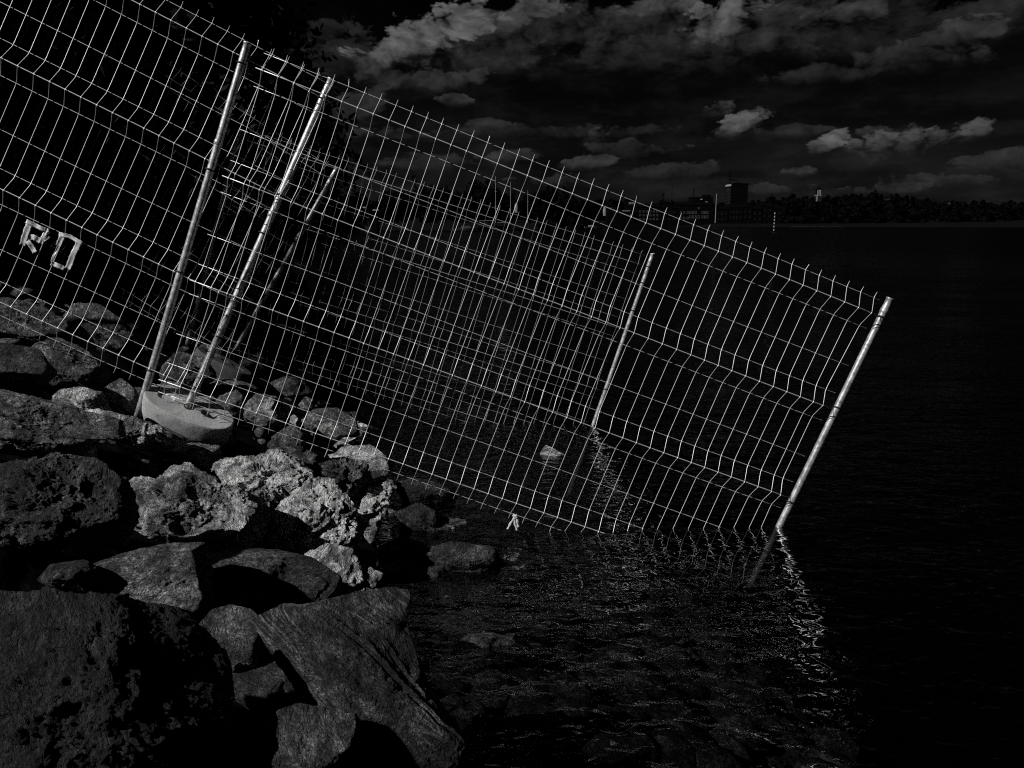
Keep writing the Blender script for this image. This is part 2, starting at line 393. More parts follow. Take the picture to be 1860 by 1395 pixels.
def post(p0, p1, r, parent, bands=()):
    """a capped scaffold tube from foot p0 to head p1, with a swaged head, a weld collar and fine dents"""
    p0, p1 = np.asarray(p0, float), np.asarray(p1, float); L = np.linalg.norm(p1-p0); d = (p1-p0)/L
    ts = np.concatenate([np.linspace(0, L-0.10, 30), [L-0.085, L-0.08, L-0.05, L-0.045, L-0.012, L-0.008, L]])
    rr = np.full(len(ts), r); rr[-6:-4] = r*1.0; rr[-4:-2] = r*0.94; rr[-2:] = r*1.06
    bend = 0.004*np.sin(ts/L*3.1)
    pts = p0+ts[:, None]*d+bend[:, None]*np.array([0.7, 0, 0.3])
    o = tube('post', pts, rr, M['post'], parent, 20)
    for t in bands:
        c = p0+d*t; q = tube('collar', [c-d*0.014, c-d*0.012, c+d*0.012, c+d*0.014], [r*1.02, r*1.10, r*1.10, r*1.02], M['post'], o, 18)
    return o
def tie(P, post0, post1, p, r, parent):
    a, b = np.asarray(post0), np.asarray(post1); d = (b-a)/np.linalg.norm(b-a); c = a+d*np.dot(np.asarray(p)-a, d)
    e1 = np.cross(d, [0, 1, 0]); e1 /= np.linalg.norm(e1); e2 = np.cross(d, e1)
    th = np.linspace(0, 2*math.pi, 19); sk = 0.25
    pts = c+(r+0.004)*(np.cos(th)[:, None]*e1+np.sin(th)[:, None]*e2)+d*(0.006*np.sin(th))[:, None]
    tail = c-(r+0.005)*e2+e1*(r*0.6); 
    o = tube('tie', pts, 0.0042, M['tie'], parent, 6)
    return o
RB = [0.0, 0.605, 1.21, 1.815]; RA = [-0.003, 0.578, 1.23, 1.825]
def xw(P, x, z, y=0.0): return P(x, y, z)[0]

# near panel running out into the water: mesh, post beside the foot block and post standing in the lake
fB = empty('fence_panel', at_y(345, 730, 4.6), 'long wire mesh fence panel tilted down from the rocks into the lake, nearest the viewer', 'fence', 'tilted mesh fence panels')
panel_mesh(PB, -4, 37, RB, fB, 0.0019, 0.0031, {('t', 1): -0.05, ('t', 10): -0.02, ('t', 20): 0.03, ('t', 32): -0.016, ('x', 37): -0.03, ('b', 3): 0.03, ('b', 7): -0.03, ('b', 6): -0.02}, 1)
b0, b1 = at_y(250, 757, 4.575), at_y(450, 77, 4.665); post(b0, b1, 0.0215, fB, (1.66,))
for a in RB: tie(PB, b0, b1, xw(PB, -5*PITCHW, a), 0.0215, fB)
w0, w1 = at_y(1412, 962, 4.74), at_y(1617, 541, 4.735); dd = (w1-w0)/np.linalg.norm(w1-w0); w0 = w0-dd*0.42
post(w0, w1, 0.0215, fB, (1.9,))
for (u, v) in ((1601, 577), (1521, 741), (1437, 913)): tie(PB, w0, w1, at_y(u, v, 4.735), 0.0225, fB)

# upper near panel on the rocks, its lower post in the foot block
fA = empty('fence_panel', at_y(120, 640, 4.6), 'wire mesh fence panel on the rocks at upper left, carrying the taped letters', 'fence', 'tilted mesh fence panels')
panel_mesh(PA, -40, 5, RA, fA, 0.0019, 0.0031, {('t', 0): -0.03, ('b', -1): 0.02}, 2)
c0, c1 = at_y(341, 738, 4.61), at_y(602, 143, 4.80); post(c0-(c1-c0)*0.02, c1, 0.0215, fA, (1.28, 0.55))
for a in RA: tie(PA, c0, c1, xw(PA, 5*PITCHW, a), 0.0225, fA)
for (u, v) in ((503, 353), (478, 425), (409, 614)): tie(PA, c0, c1, at_y(u, v, 4.72), 0.0225, fA)
zl = [PA(-39*PITCHW, 0.03, q)[0] for q in (-0.25, 1.95)]; post(zl[0], zl[1], 0.0215, fA)

# far pair of panels
fD = empty('fence_panel', at_y(430, 630, 7.5), 'farther wire mesh fence panel standing in the lake behind the long one', 'fence', 'tilted mesh fence panels')
panel_mesh(PD, -11, 31, RB, fD, 0.0019, 0.0031, {('t', 31): -0.05}, 3, 'wire_dim')
q0, q1 = at_y(340, 627, 7.46), at_y(435, 233, 7.50); post(q0, q1, 0.0215, fD)
for a in RB: tie(PD, q0, q1, xw(PD, -11.5*PITCHW, a), 0.0215, fD)
q0, q1 = at_y(1080, 765, 7.33), at_y(1186, 461, 7.33); e = (q1-q0)/np.linalg.norm(q1-q0); post(q0-e*0.8, q1, 0.0215, fD)
for (u, v) in ((1176, 485), (1166, 514), (1147, 564), (1098, 707)): tie(PD, q0, q1, at_y(u, v, 7.33), 0.0215, fD)
fr_pts = [at_y(u, v, 7.30) for (u, v) in ((1184, 466), (1189, 468), (1193, 471))]; tube('frayed_tie', fr_pts, 0.003, M['tie'], fD, 5)
fr_pts = [at_y(u, v, 7.30) for (u, v) in ((1184, 461), (1188, 460), (1190, 463))]; tube('frayed_tie', fr_pts, 0.003, M['wire'], fD, 5)
fE = empty('fence_panel', at_y(300, 560, 7.2), 'shaded wire mesh fence panel climbing the dark bank behind the taped letters', 'fence', 'tilted mesh fence panels')
panel_mesh(PE, -36, 1, RB, fE, 0.0019, 0.0031, {}, 4, 'wire_dim')
q0, q1 = at_y(428, 634, 7.28), at_y(613, 304, 7.28); post(q0, q1, 0.0215, fE)
for a in RB: tie(PE, q0, q1, xw(PE, 0.1, a), 0.0215, fE)

# ------------------------------------------------------------------ concrete foot blocks
def concrete_material():
    m, q, out = mat_new('cast_concrete'); t = q.new('ShaderNodeTexCoord'); p = t.outputs['Object']
    a = q.noise(p, 7.0, 6, 0.6); b = q.noise(p, 90.0, 4, 0.7); v = q.noise(p, 26.0, 4, 0.6)
    c = q.m('MULTIPLY', q.ramp(a, 0.3, 0.7, 0.72, 1.25), q.ramp(b, 0.3, 0.7, 0.8, 1.2)); c = q.m('MULTIPLY', c, q.ramp(v, 0.28, 0.36, 0.55, 1.0))
    oi = q.new('ShaderNodeObjectInfo'); sc = q.new('ShaderNodeSeparateColor'); q.t.links.new(oi.outputs['Color'], sc.inputs[0])
    bsdf(q, out, q.grey(q.m('MULTIPLY', c, sc.outputs[0])), 0.8, 0, 0.25, bump(q, q.m('MULTIPLY_ADD', b, 0.5, v), 0.6, 0.004)); return m
M['concrete'] = concrete_material()
def stadium(hl, r, n=16, sx=0.0):
    a = hl+r; pts = []
    for k in range(2*n+2):
        t = -math.pi/2+2*math.pi*k/(2*n+2); c_, s_ = math.cos(t), math.sin(t); e = 2/2.35
        pts.append((sx+a*math.copysign(abs(c_)**e, c_), r*math.copysign(abs(s_)**e, s_)))
    return pts
def foot_block(name, frame, L, D, Hh, label, group, holes, colr):
    """oval cast block with real slots through its top face; frame = 4x4 matrix, origin in the top face"""
    bm = bmesh.new(); hl = L/2-D/2; r = D/2; top_edges = []
    def loop(pts, z): return [bm.verts.new((x, y, z)) for x, y in pts]
    def edges(vs): return [bm.edges.get((vs[i], vs[(i+1) % len(vs)])) or bm.edges.new((vs[i], vs[(i+1) % len(vs)])) for i in range(len(vs))]
    def skirt(a, b):
        for i in range(len(a)): bm.faces.new((a[i], a[(i+1) % len(a)], b[(i+1) % len(a)], b[i]))
    o0 = loop(stadium(hl, r-0.008, 20), 0); prev = o0; top_edges += edges(o0)
    for dr, z in ((-0.003, -0.002), (0.0, -0.008), (0.002, -0.05), (0.004, -0.11), (0.0, -Hh+0.008), (-0.01, -Hh)):
        cur = loop(stadium(hl, r+dr, 20), z); skirt(cur, prev); prev = cur
    bm.faces.new(list(reversed(prev)))
    for (sx, hw, hr, dep) in holes:
        h0 = loop(stadium(hw, hr+0.004, 8, sx), 0); top_edges += edges(h0)
        h1 = loop(stadium(hw, hr, 8, sx), -0.005); skirt(h0, h1)
        h2 = loop(stadium(hw*0.9, hr*0.85, 8, sx), -dep); skirt(h1, h2); bm.faces.new(h2)
    bmesh.ops.triangle_fill(bm, use_beauty=True, use_dissolve=False, edges=top_edges)
    bmesh.ops.recalc_face_normals(bm, faces=bm.faces)
    for fc in bm.faces: fc.smooth = abs(fc.normal.z) < 0.25
    me = bpy.data.meshes.new(name); bm.to_mesh(me); bm.free(); me.materials.append(M['concrete'])
    o = bpy.data.objects.new(name, me); COL.objects.link(o); o.matrix_world = frame; o.color = (colr, colr, colr, 1)
    return tag(o, label, 'fence foot', group)
def frame_from(c, xd, up):
    xd = Vector(xd).normalized(); up = Vector(up); up = (up-xd*up.dot(xd)).normalized(); yd = up.cross(xd)
    m = Matrix.Identity(4)
    for i in range(3): m[i][0], m[i][1], m[i][2], m[i][3] = xd[i], yd[i], up[i], c[i]
    return m
cA = at_y(345, 738, 4.60)
foot_block('concrete_foot', frame_from(cA, (0.905, 0.06, -0.42), (0.36, -0.40, 0.84)), 0.535, 0.25, 0.165,
           'pale oval concrete foot block tilted on the rocks under the nearest posts', 'concrete fence feet',
           [(-0.145, 0.022, 0.026, 0.012), (0.0, 0.004, 0.026, 0.08), (0.125, 0.030, 0.024, 0.10)], 0.30)
cB = at_y(408, 655, 7.15)
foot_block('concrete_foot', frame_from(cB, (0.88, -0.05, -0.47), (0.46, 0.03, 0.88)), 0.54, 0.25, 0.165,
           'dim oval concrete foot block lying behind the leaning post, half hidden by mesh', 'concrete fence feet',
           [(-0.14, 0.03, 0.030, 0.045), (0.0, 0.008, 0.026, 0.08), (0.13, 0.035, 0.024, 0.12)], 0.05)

# ------------------------------------------------------------------ tape letters and knotted ribbon on the mesh
def inv_panel(P, u, v, y=-0.01):
    """panel x, z under a photograph pixel"""
    d = ray(u, v); n = P.R[:, 1]; o = P.o+P.R[:, 0]*(-1.4)*0
    best = None
    x = z = None
    t = np.dot(P.o-np.array([0, 0, CZ]), n)/np.dot(d, n)
    for _ in range(6):
        q = P.R.T@(np.array([0, 0, CZ])+d*t-P.o); x, z = q[0], q[2]
        yy = y+P.bow*(x-1.7)**2+P.tw*(x-1.7)*(z-0.9); t += (yy-q[1])/np.dot(d, n)
    return x, z
def strip(parent, pxs, w, seed, fold=0.3):
    """a crumpled tape strip through photograph pixels lying on panel A's mesh"""
    r = random.Random(seed); P = PA; pts = []
    for i in range(len(pxs)-1):
        a, b = pxs[i], pxs[i+1]
        for k in range(8): t = k/8; pts.append((a[0]*(1-t)+b[0]*t, a[1]*(1-t)+b[1]*t))
    pts.append(pxs[-1]); c = []
    for i, (u, v) in enumerate(pts):
        x, z = inv_panel(P, u, v); c.append(P(x, -0.014+0.003*math.sin(i*0.6+seed)+r.uniform(-.0007, .0007), z)[0])
    c = np.array(c); t = np.gradient(c, axis=0); t /= np.linalg.norm(t, axis=1)[:, None]; nrm = P.R[:, 1]; s = np.cross(t, nrm); s /= np.linalg.norm(s, axis=1)[:, None]
    V = []; n_ = 6
    for i in range(len(c)):
        for k in range(n_):
            q = (k/(n_-1)-0.5)*w*(1+0.10*math.sin(i*2.1+seed)); V.append(c[i]+s[i]*q+nrm*(0.004*fold*math.sin(k*1.1+i*0.35+seed)-0.004*abs(k-2.5)*fold))
    Fc = [(i*n_+k, i*n_+k+1, (i+1)*n_+k+1, (i+1)*n_+k) for i in range(len(c)-1) for k in range(n_-1)]
    me = poly_mesh('tape_strip', [(np.array(V), Fc)]); o = link('tape_strip', me, M['tape'], parent)
    md = o.modifiers.new('thickness', 'SOLIDIFY'); md.thickness = 0.0012; return o
def px(z): return (z[0]/9.3, 380+z[1]/9.3)
lr = empty('tape_letter', PA(*([inv_panel(PA, 55, 430)[0], -.01, inv_panel(PA, 55, 430)[1]]))[0], 'letter R made of crumpled pale tape strips on the wire mesh', 'letter', 'taped letters')
for k, (pl, w) in enumerate((([(505, 250), (385, 610)], 0.034), ([(455, 200), (640, 290), (775, 355)], 0.024), ([(805, 320), (755, 440), (695, 585)], 0.022), ([(490, 470), (590, 475), (690, 540)], 0.030), ([(425, 470), (520, 590), (605, 735)], 0.027), ([(740, 550), (800, 505), (855, 462)], 0.008), ([(800, 370), (838, 405)], 0.018))):
    strip(lr, [px(q) for q in pl], w, k+3)
ld = empty('tape_letter', PA(*([inv_panel(PA, 120, 460)[0], -.01, inv_panel(PA, 120, 460)[1]]))[0], 'boxy letter O made of crumpled pale tape strips, right of the R', 'letter', 'taped letters')
for k, (pl, w) in enumerate((([(1000, 420), (1180, 455), (1405, 580)], 0.022), ([(1070, 450), (990, 620)], 0.030), ([(1000, 620), (940, 740), (880, 880)], 0.013), ([(870, 910), (960, 940), (1090, 1000)], 0.026), ([(1340, 560), (1250, 760), (1150, 1010)], 0.032))):
    strip(ld, [px(q) for q in pl], w, k+21)
rb = empty('ribbon', at_y(935, 940, 4.50), 'knotted white ribbon with loose ends hanging from the lowest wire above the water', 'ribbon')
def rib(pl, w, seed):
    c = np.array([at_y(900+a/9.3, 850+b/9.3, 4.52+0.01*math.sin(i+seed)) for i, (a, b) in enumerate(pl)]); tt = np.linspace(0, len(c)-1, 12)
    c = np.stack([np.interp(tt, np.arange(len(c)), c[:, k]) for k in range(3)], 1)
    ww = w*(1+0.25*np.sin(np.arange(12)*1.1+seed)); v, f = tube_vf(c, ww, 8); v[:, 1] = 4.52+(v[:, 1]-4.52)*0.45
    link('ribbon_end', poly_mesh('ribbon_end', [(v, f)]), M['ribbon'], rb)
rib([(330, 830), (255, 930), (205, 1035)], 0.0075, 1); rib([(320, 830), (325, 950), (365, 1060)], 0.0055, 2); rib([(365, 815), (370, 930), (385, 1010)], 0.0075, 3)
kn, kf = tube_vf(np.array([at_y(900+a/9.3, 850+b/9.3, 4.52) for a, b in ((290, 815), (310, 800), (335, 815), (355, 805), (378, 820), (350, 840), (320, 845))]), [.004, .011, .009, .012, .010, .009, .004], 9)
link('knot', poly_mesh('knot', [(kn, kf)]), M['ribbon'], rb)

# ------------------------------------------------------------------ rocks
_ico = {}
def ico(sub):
    if sub not in _ico:
        bm = bmesh.new(); bmesh.ops.create_icosphere(bm, subdivisions=sub, radius=1.0)
        _ico[sub] = (np.array([v.co[:] for v in bm.verts]), np.array([[v.index for v in f.verts] for f in bm.faces])); bm.free()
    return _ico[sub]
def rand_rot(r): return Euler((r.uniform(-3, 3), r.uniform(-3, 3), r.uniform(-3, 3)), 'XYZ')
def rock(poly, label, alb, thick=0.8, cuts=(), seed=0, sub=5, amp=0.10, facets=12, strat=(0.2, 0.3, 0.93), dents=(), vein=0.0, Y=None, lift=0.0, group='rocks of the bank', ridge=0.5, name='rock', cat='rock', con=None, fold=0.0, grow=1.12, seams=()):
    """a boulder whose outline, as seen from the shore, follows poly; thick = half depth over mean half width;
    cuts = explicit flats (right, up, toward, fraction); dents = hollows (right, up, toward, radius, depth) in half widths"""
    if con is None: con = 0.45 if alb > 0.3 else 0.72
    r = random.Random(seed*7+1); rg = np.random.default_rng(seed+100)
    poly = np.array(poly, float); A = 0; c = np.zeros(2)
    for i in range(len(poly)):
        a, b = poly[i], poly[(i+1) % len(poly)]; k = a[0]*b[1]-a[1]*b[0]; A += k; c += (a+b)*k
    c /= 3*A
    if Y is None:
        vb = min(poly[:, 1].max(), 1440); ub = poly[poly[:, 1].argmax(), 0]; pb = hit_bank(ub, vb-4, -0.02)
    d = ray(*c)
    def fwd(p): return p[1]*math.cos(PITCH)-(p[2]-CZ)*math.sin(PITCH)
    if Y is None:
        mean = math.sqrt(abs(A)/2/math.pi)*fwd(pb)/F; Y = pb[1]+thick*mean*0.55+lift
    o = at_y(c[0], c[1], Y); s = fwd(o)/F; toward = -d/np.linalg.norm(d)
    right = np.cross([0, 0, 1.0], toward); right /= np.linalg.norm(right); up = np.cross(toward, right)
    rel = np.stack([(poly[:, 0]-c[0])*s, -(poly[:, 1]-c[1])*s], 1)*grow
    th = np.linspace(-math.pi, math.pi, 361); rad = np.zeros(361)
    for k, t in enumerate(th):
        dx, dy = math.cos(t), math.sin(t)
        for i in range(len(rel)):
            a, b = rel[i], rel[(i+1) % len(rel)]; e = b-a; det = dx*(-e[1])+dy*e[0]
            if abs(det) < 1e-12: continue
            tt = (a[0]*(-e[1])+a[1]*e[0])/det; ss = (dx*a[1]-dy*a[0])/det
            if tt > 0 and -1e-6 <= ss <= 1+1e-6: rad[k] = max(rad[k], tt)
    rad[-1] = rad[0]; kern = np.hanning(9); kern /= kern.sum()
    rad = np.convolve(np.concatenate([rad[-9:-1], rad, rad[1:9]]), kern, 'same')[8:-8]
    mr = rad.mean()
    v, f = ico(sub); x, y, z = v.T; rho = np.hypot(x, y); tt = np.arctan2(y, x)
    R = np.interp(tt, th, rad); q = rho**0.85
    dep = thick*mr*np.sign(z)*np.abs(z)**0.8
    blend = np.clip(rho*1.6, 0, 1); R = R*blend+mr*(1-blend)
    p = np.stack([np.cos(tt)*R*q, np.sin(tt)*R*q, dep], 1)
    def cut(p, nn, frac, soft=0.12):
        nn = np.asarray(nn, float); nn /= np.linalg.norm(nn); h = p@nn; lim = h.max()*frac
        over = np.maximum(h-lim, 0); return p-(over*(1-soft))[:, None]*nn
    for k in range(facets):
        nn = rg.normal(size=3); nn[2] = abs(nn[2])+0.25; nn /= np.linalg.norm(nn)
        p = cut(p, nn, r.uniform(0.74, 0.93))
    for (a, b, cc, fr) in cuts: p = cut(p, (a, b, cc), fr, 0.05)
    for (a, b, cc, rr_, dd_) in dents:
        e = p/mr-np.array([a, b, cc]); w = np.exp(-((e**2).sum(1))/(rr_*rr_)); p[:, 2] -= w*dd_*mr; p[:, 1] -= w*dd_*mr*0.25
    # relief: lumps, layered breaks, ridges
    wpos = p/mr+seed*3.7; st = np.asarray(strat, float); st /= np.linalg.norm(st)
    nrm = p/np.linalg.norm(p, axis=1)[:, None]
    along = wpos@st; ls = wpos-np.outer(along, st)*0.0
    warp = wpos+0.15*np.stack([pnoise(wpos*2+9), pnoise(wpos*2+19), pnoise(wpos*2+29)], 1)
    aw = warp@st; lay = (warp-np.outer(aw, st))*0.55*1.4+np.outer(aw, st)*3.6
    size = np.clip(mr/0.25, 0.5, 3)
    dsp = amp*(0.75*fbm(warp*1.5, 3)+0.30*ridge*np.abs(fbm(lay*1.5, 5, 0.60)))
    if fold: w2_ = wpos+0.30*np.stack([pnoise(wpos*1.3+9), pnoise(wpos*1.3+19), pnoise(wpos*1.3+29)], 1); f2_ = w2_-np.outer(w2_@st, st)*0.45; dsp += amp*fold*(0.9*(1-2*np.abs(fbm(f2_*1.5, 3, 0.42)))+0.22*(1-2*np.abs(fbm(f2_*5.5, 3, 0.55))))
    wl = (wpos-np.outer(along, st))+np.outer(along, st)*1.9          # broken faces: cells flattened along the layering
    wl = wl+0.10*np.stack([fbm(wpos*3+5, 3), fbm(wpos*3+15, 3), fbm(wpos*3+25, 3)], 1)
    for K, wgt, tilt in ((16, 0.8, 0.55), (70, 0.75, 0.8), (330, 0.55, 1.0))[:3 if sub > 5 else 2]:
        cs = wl[rg.integers(0, len(wl), K)].astype(np.float32); tv = rg.normal(size=(K, 3)); offk = rg.normal(size=K)*0.07
        idx = np.empty(len(wl), int); W32 = wl.astype(np.float32); c2 = (cs*cs).sum(1)*0.5
        for q0_ in range(0, len(wl), 20000): idx[q0_:q0_+20000] = np.argmax(W32[q0_:q0_+20000]@cs.T-c2, 1)
        rel_ = wl-cs[idx]; cell = (3.0/K)**0.5
        dsp += amp*wgt*ridge*np.clip(((rel_*tv[idx]).sum(1)*tilt+offk[idx]*cell*2.2), -cell*1.6, cell*1.6)
    dsp += amp*0.22*np.abs(fbm(lay*6.0*size**.5, 4, 0.65))*ridge + amp*0.15*fbm(wpos*24*size**.5, 3, 0.72)
    dsp *= 1.3; dsp -= dsp.max()*0.35
    for (ua, va, ub, vb_, wd, dp) in seams:                # open seams along the layering, given by their two ends in the photograph
        a_ = np.array([(ua-c[0])*s, -(va-c[1])*s]); b_ = np.array([(ub-c[0])*s, -(vb_-c[1])*s]); e_ = b_-a_; L_ = np.linalg.norm(e_); e_ /= L_
        q_ = p[:, :2]-a_; t_ = q_@e_; dd_ = q_[:, 0]*-e_[1]+q_[:, 1]*e_[0]+0.02*mr*pnoise(wpos*4)+0.05*mr*pnoise(wpos*1.3+4); m_ = np.clip(np.minimum(t_, L_-t_)/(0.15*L_)+0.5, 0, 1)*(p[:, 2] > 0)
        dsp -= m_*dp*(np.exp(-(dd_/(wd*mr))**2)-0.9*np.exp(-((dd_-1.8*wd*mr)/(1.2*wd*mr))**2))
    edge = 1-0.45*np.clip((rho-0.75)/0.25, 0, 1)
    p = p+nrm*(dsp*mr*edge)[:, None]
    ang = np.arctan2(p[:, 1], p[:, 0]); rr2 = np.hypot(p[:, 0], p[:, 1]); nb_ = 64; bi = ((ang+math.pi)/(2*math.pi)*nb_).astype(int) % nb_
    mx_ = np.zeros(nb_); np.maximum.at(mx_, bi, rr2); tgt = np.interp((np.arange(nb_)+.5)/nb_*2*math.pi-math.pi, th, rad); fac = tgt/np.maximum(mx_, 1e-6)
    fac = np.convolve(np.concatenate([fac[-3:], fac, fac[:3]]), np.ones(5)/5, 'same')[3:-3]; fa = np.interp(ang, (np.arange(-1, nb_+1)+.5)/nb_*2*math.pi-math.pi, np.concatenate([fac[-1:], fac, fac[:1]]))
    p[:, :2] *= (1+(fa-1)*np.clip(rr2/mr*1.5, 0, 1))[:, None]
    Wm = np.stack([right, up, toward], 1)
    wv = (Wm@p.T).T                                       # world-aligned, relative to the origin
    zax = Vector(Wm@st); Q = zax.to_track_quat('Z', 'Y').to_matrix(); Qn = np.array(Q)
    me = mesh_np(name, wv@Qn, f); me.materials.append(M['rock'])
    ob = bpy.data.objects.new(name, me); COL.objects.link(ob)
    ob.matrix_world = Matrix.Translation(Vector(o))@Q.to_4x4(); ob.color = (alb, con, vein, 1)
    return tag(ob, label, cat, group)
P_ = rock
# foreground
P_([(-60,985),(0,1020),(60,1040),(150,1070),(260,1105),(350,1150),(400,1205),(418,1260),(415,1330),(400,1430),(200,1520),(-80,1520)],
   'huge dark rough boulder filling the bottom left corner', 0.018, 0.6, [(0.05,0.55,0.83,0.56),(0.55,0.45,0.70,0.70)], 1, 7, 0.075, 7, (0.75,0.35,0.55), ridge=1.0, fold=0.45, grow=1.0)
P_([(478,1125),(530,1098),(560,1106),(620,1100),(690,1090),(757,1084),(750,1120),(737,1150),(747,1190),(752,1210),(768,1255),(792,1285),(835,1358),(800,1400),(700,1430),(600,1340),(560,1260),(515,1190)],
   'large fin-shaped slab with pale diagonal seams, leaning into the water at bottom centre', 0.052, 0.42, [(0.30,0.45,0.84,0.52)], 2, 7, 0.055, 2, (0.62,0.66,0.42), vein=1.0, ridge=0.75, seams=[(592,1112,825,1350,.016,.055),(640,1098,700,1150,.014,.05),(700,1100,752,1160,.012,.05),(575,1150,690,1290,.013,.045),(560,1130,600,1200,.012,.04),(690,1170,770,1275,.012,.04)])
P_([(474,1380),(488,1322),(510,1296),(545,1287),(580,1297),(640,1324),(662,1336),(635,1370),(600,1420),(520,1450),(470,1440)],
   'rounded grey boulder cut off by the bottom edge, below the fin-shaped slab', 0.075, 0.9, [(0.05,0.6,0.8,0.5)], 3, 6, 0.08, 7, (0.5,0.6,0.6), lift=-0.05, grow=1.1)
P_([(418,1228),(443,1208),(480,1186),(515,1173),(541,1183),(575,1215),(592,1262),(540,1292),(460,1280),(428,1250)],
   'wedge-shaped stone with a flat lit top, just left of the fin-shaped slab', 0.085, 0.8, [(-0.05,0.80,0.60,0.40),(0.35,-0.1,0.93,0.66)], 4, 6, 0.055, 3, (0.2,0.9,0.3), grow=1.12)
P_([(363,1162),(372,1130),(395,1107),(425,1104),(455,1117),(485,1150),(490,1182),(470,1212),(420,1218),(392,1196)],
   'smooth rounded stone with a cracked top above the wedge-shaped stone', 0.10, 0.8, [(-0.1,0.6,0.79,0.50),(0.8,-0.2,0.55,0.74)], 5, 6, 0.05, 4, (0.1,0.8,0.5), ridge=0.4)
P_([(166,1036),(190,1011),(240,999),(310,996),(362,1001),(372,1050),(368,1100),(355,1130),(290,1118),(225,1097),(188,1066)],
   'block with a pale broken top ledge and lit front face, below the pitted boulder', 0.16, 0.8, [(0,0.97,0.25,0.72),(0.0,0.25,0.97,0.52)], 6, 6, 0.06, 2, (0.1,0.95,0.2))
P_([(348,1004),(400,999),(455,998),(505,1010),(560,1030),(602,1065),(604,1112),(540,1135),(450,1135),(372,1130),(354,1080)],
   'long block with shadowed front and a thin lit ledge, right of the other ledge block', 0.085, 0.8, [(0,0.97,0.25,0.70),(0.25,0.15,0.95,0.55)], 7, 6, 0.06, 2, (0.1,0.95,0.2))
# the pitted and the bright ones in the middle
P_([(214,908),(230,880),(262,864),(310,861),(325,847),(348,845),(362,862),(395,884),(425,903),(462,924),(480,960),(476,1002),(420,1012),(300,1012),(240,1002),(230,950)],
   'big pitted boulder with a deep dark hollow, left of the brightest rocks', 0.42, 0.75, [(0.08,0.5,0.86,0.50),(-0.1,0.9,0.4,0.74)], 8, 7, 0.105, 4, (0.35,0.55,0.75), dents=[(0.08,0.08,0.6,0.34,0.22),(-0.05,-0.15,0.5,0.22,0.16),(-0.42,-0.60,0.5,0.26,0.40),(0.42,0.10,0.5,0.22,0.18)], ridge=1.0, fold=0.8)
P_([(398,838),(428,827),(470,830),(500,820),(532,838),(556,855),(562,884),(530,912),(490,928),(440,918),(402,892)],
   'pale creased boulder below the concrete foot block, left of the brightest ridge', 0.64, 0.75, [(0.1,0.6,0.79,0.50),(-0.1,0.9,0.4,0.74)], 9, 7, 0.115, 3, (0.75,0.45,0.5), ridge=0.9, fold=1.1)
P_([(476,972),(500,930),(530,903),(560,878),(590,868),(612,890),(642,930),(645,985),(628,1010),(590,1030),(545,1010),(508,988)],
   'brightest jagged rock of the bank, in the middle of the heap', 0.74, 0.75, [(0.12,0.52,0.84,0.50),(-0.2,0.9,0.4,0.75)], 10, 7, 0.13, 3, (0.7,0.5,0.5), ridge=1.0, fold=1.2)
P_([(556,1005),(600,990),(640,1002),(655,1040),(668,1075),(642,1094),(612,1072),(575,1035)],
   'sharp tapering rock running down from the brightest rock to the water', 0.58, 0.75, [(0.05,0.55,0.83,0.5)], 11, 6, 0.12, 3, (0.8,-0.3,0.5), ridge=0.9, fold=1.2)
P_([(555,862),(575,839),(620,833),(662,843),(670,870),(642,897),(600,904),(568,892)],
   'dull crumbly rock between the pale slab and the brightest rock', 0.19, 0.75, [(0.05,0.6,0.8,0.55)], 12, 6, 0.16, 4, (0.3,0.5,0.8), ridge=1.0, fold=0.8)
P_([(588,838),(618,811),(672,810),(718,848),(722,862),(690,872),(650,866),(608,853)],
   'pale flat slab under the bottom edge of the near fence', 0.66, 0.7, [(-0.05,0.93,0.37,0.45)], 13, 6, 0.05, 4, (0.2,0.9,0.3), ridge=0.5)
P_([(636,906),(662,874),(700,868),(720,884),(708,905),(724,937),(692,942),(653,928)],
   'ragged pale rock at the edge of the water right of the dull crumbly rock', 0.70, 0.65, [(0.1,0.6,0.8,0.5)], 14, 6, 0.12, 3, (0.6,0.6,0.4), ridge=0.9, fold=1.1)
P_([(652,938),(690,932),(692,952),(676,988),(662,976)],
   'small pale splinter of rock below the ragged pale one by the water', 0.55, 0.7, [(0,0.8,0.6,0.6)], 15, 5, 0.10, 6)
P_([(615,1094),(644,1052),(655,1026),(695,1048),(684,1074),(645,1096)],
   'small angular rock above the fin-shaped slab at the water', 0.28, 0.8, [(-0.3,0.7,0.6,0.65)], 16, 5, 0.11, 6, ridge=0.9)
# left of the middle
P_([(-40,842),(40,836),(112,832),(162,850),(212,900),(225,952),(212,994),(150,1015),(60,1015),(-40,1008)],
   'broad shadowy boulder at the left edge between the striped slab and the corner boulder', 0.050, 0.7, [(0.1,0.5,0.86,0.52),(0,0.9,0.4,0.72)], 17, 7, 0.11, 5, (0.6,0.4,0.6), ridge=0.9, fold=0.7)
P_([(-60,680),(0,690),(60,713),(122,740),(192,773),(242,802),(228,818),(165,812),(158,855),(90,852),(0,838),(-60,835)],
   'long striped slab sloping in from the left edge, with a broken black end', 0.21, 0.7, [(0.22,0.62,0.75,0.50),(0.2,0.95,0.2,0.62),(0.95,0.0,0.3,0.82)], 18, 7, 0.06, 3, (0.35,0.86,0.35), ridge=0.8, grow=0.99)
P_([(105,722),(120,706),(150,704),(182,717),(192,745),(204,762),(165,768),(128,747)],
   'pale chunk of rock at the top end of the striped slab', 0.42, 0.8, [(-0.1,0.85,0.5,0.65)], 19, 6, 0.09, 6, (0.5,0.7,0.4), ridge=0.8)
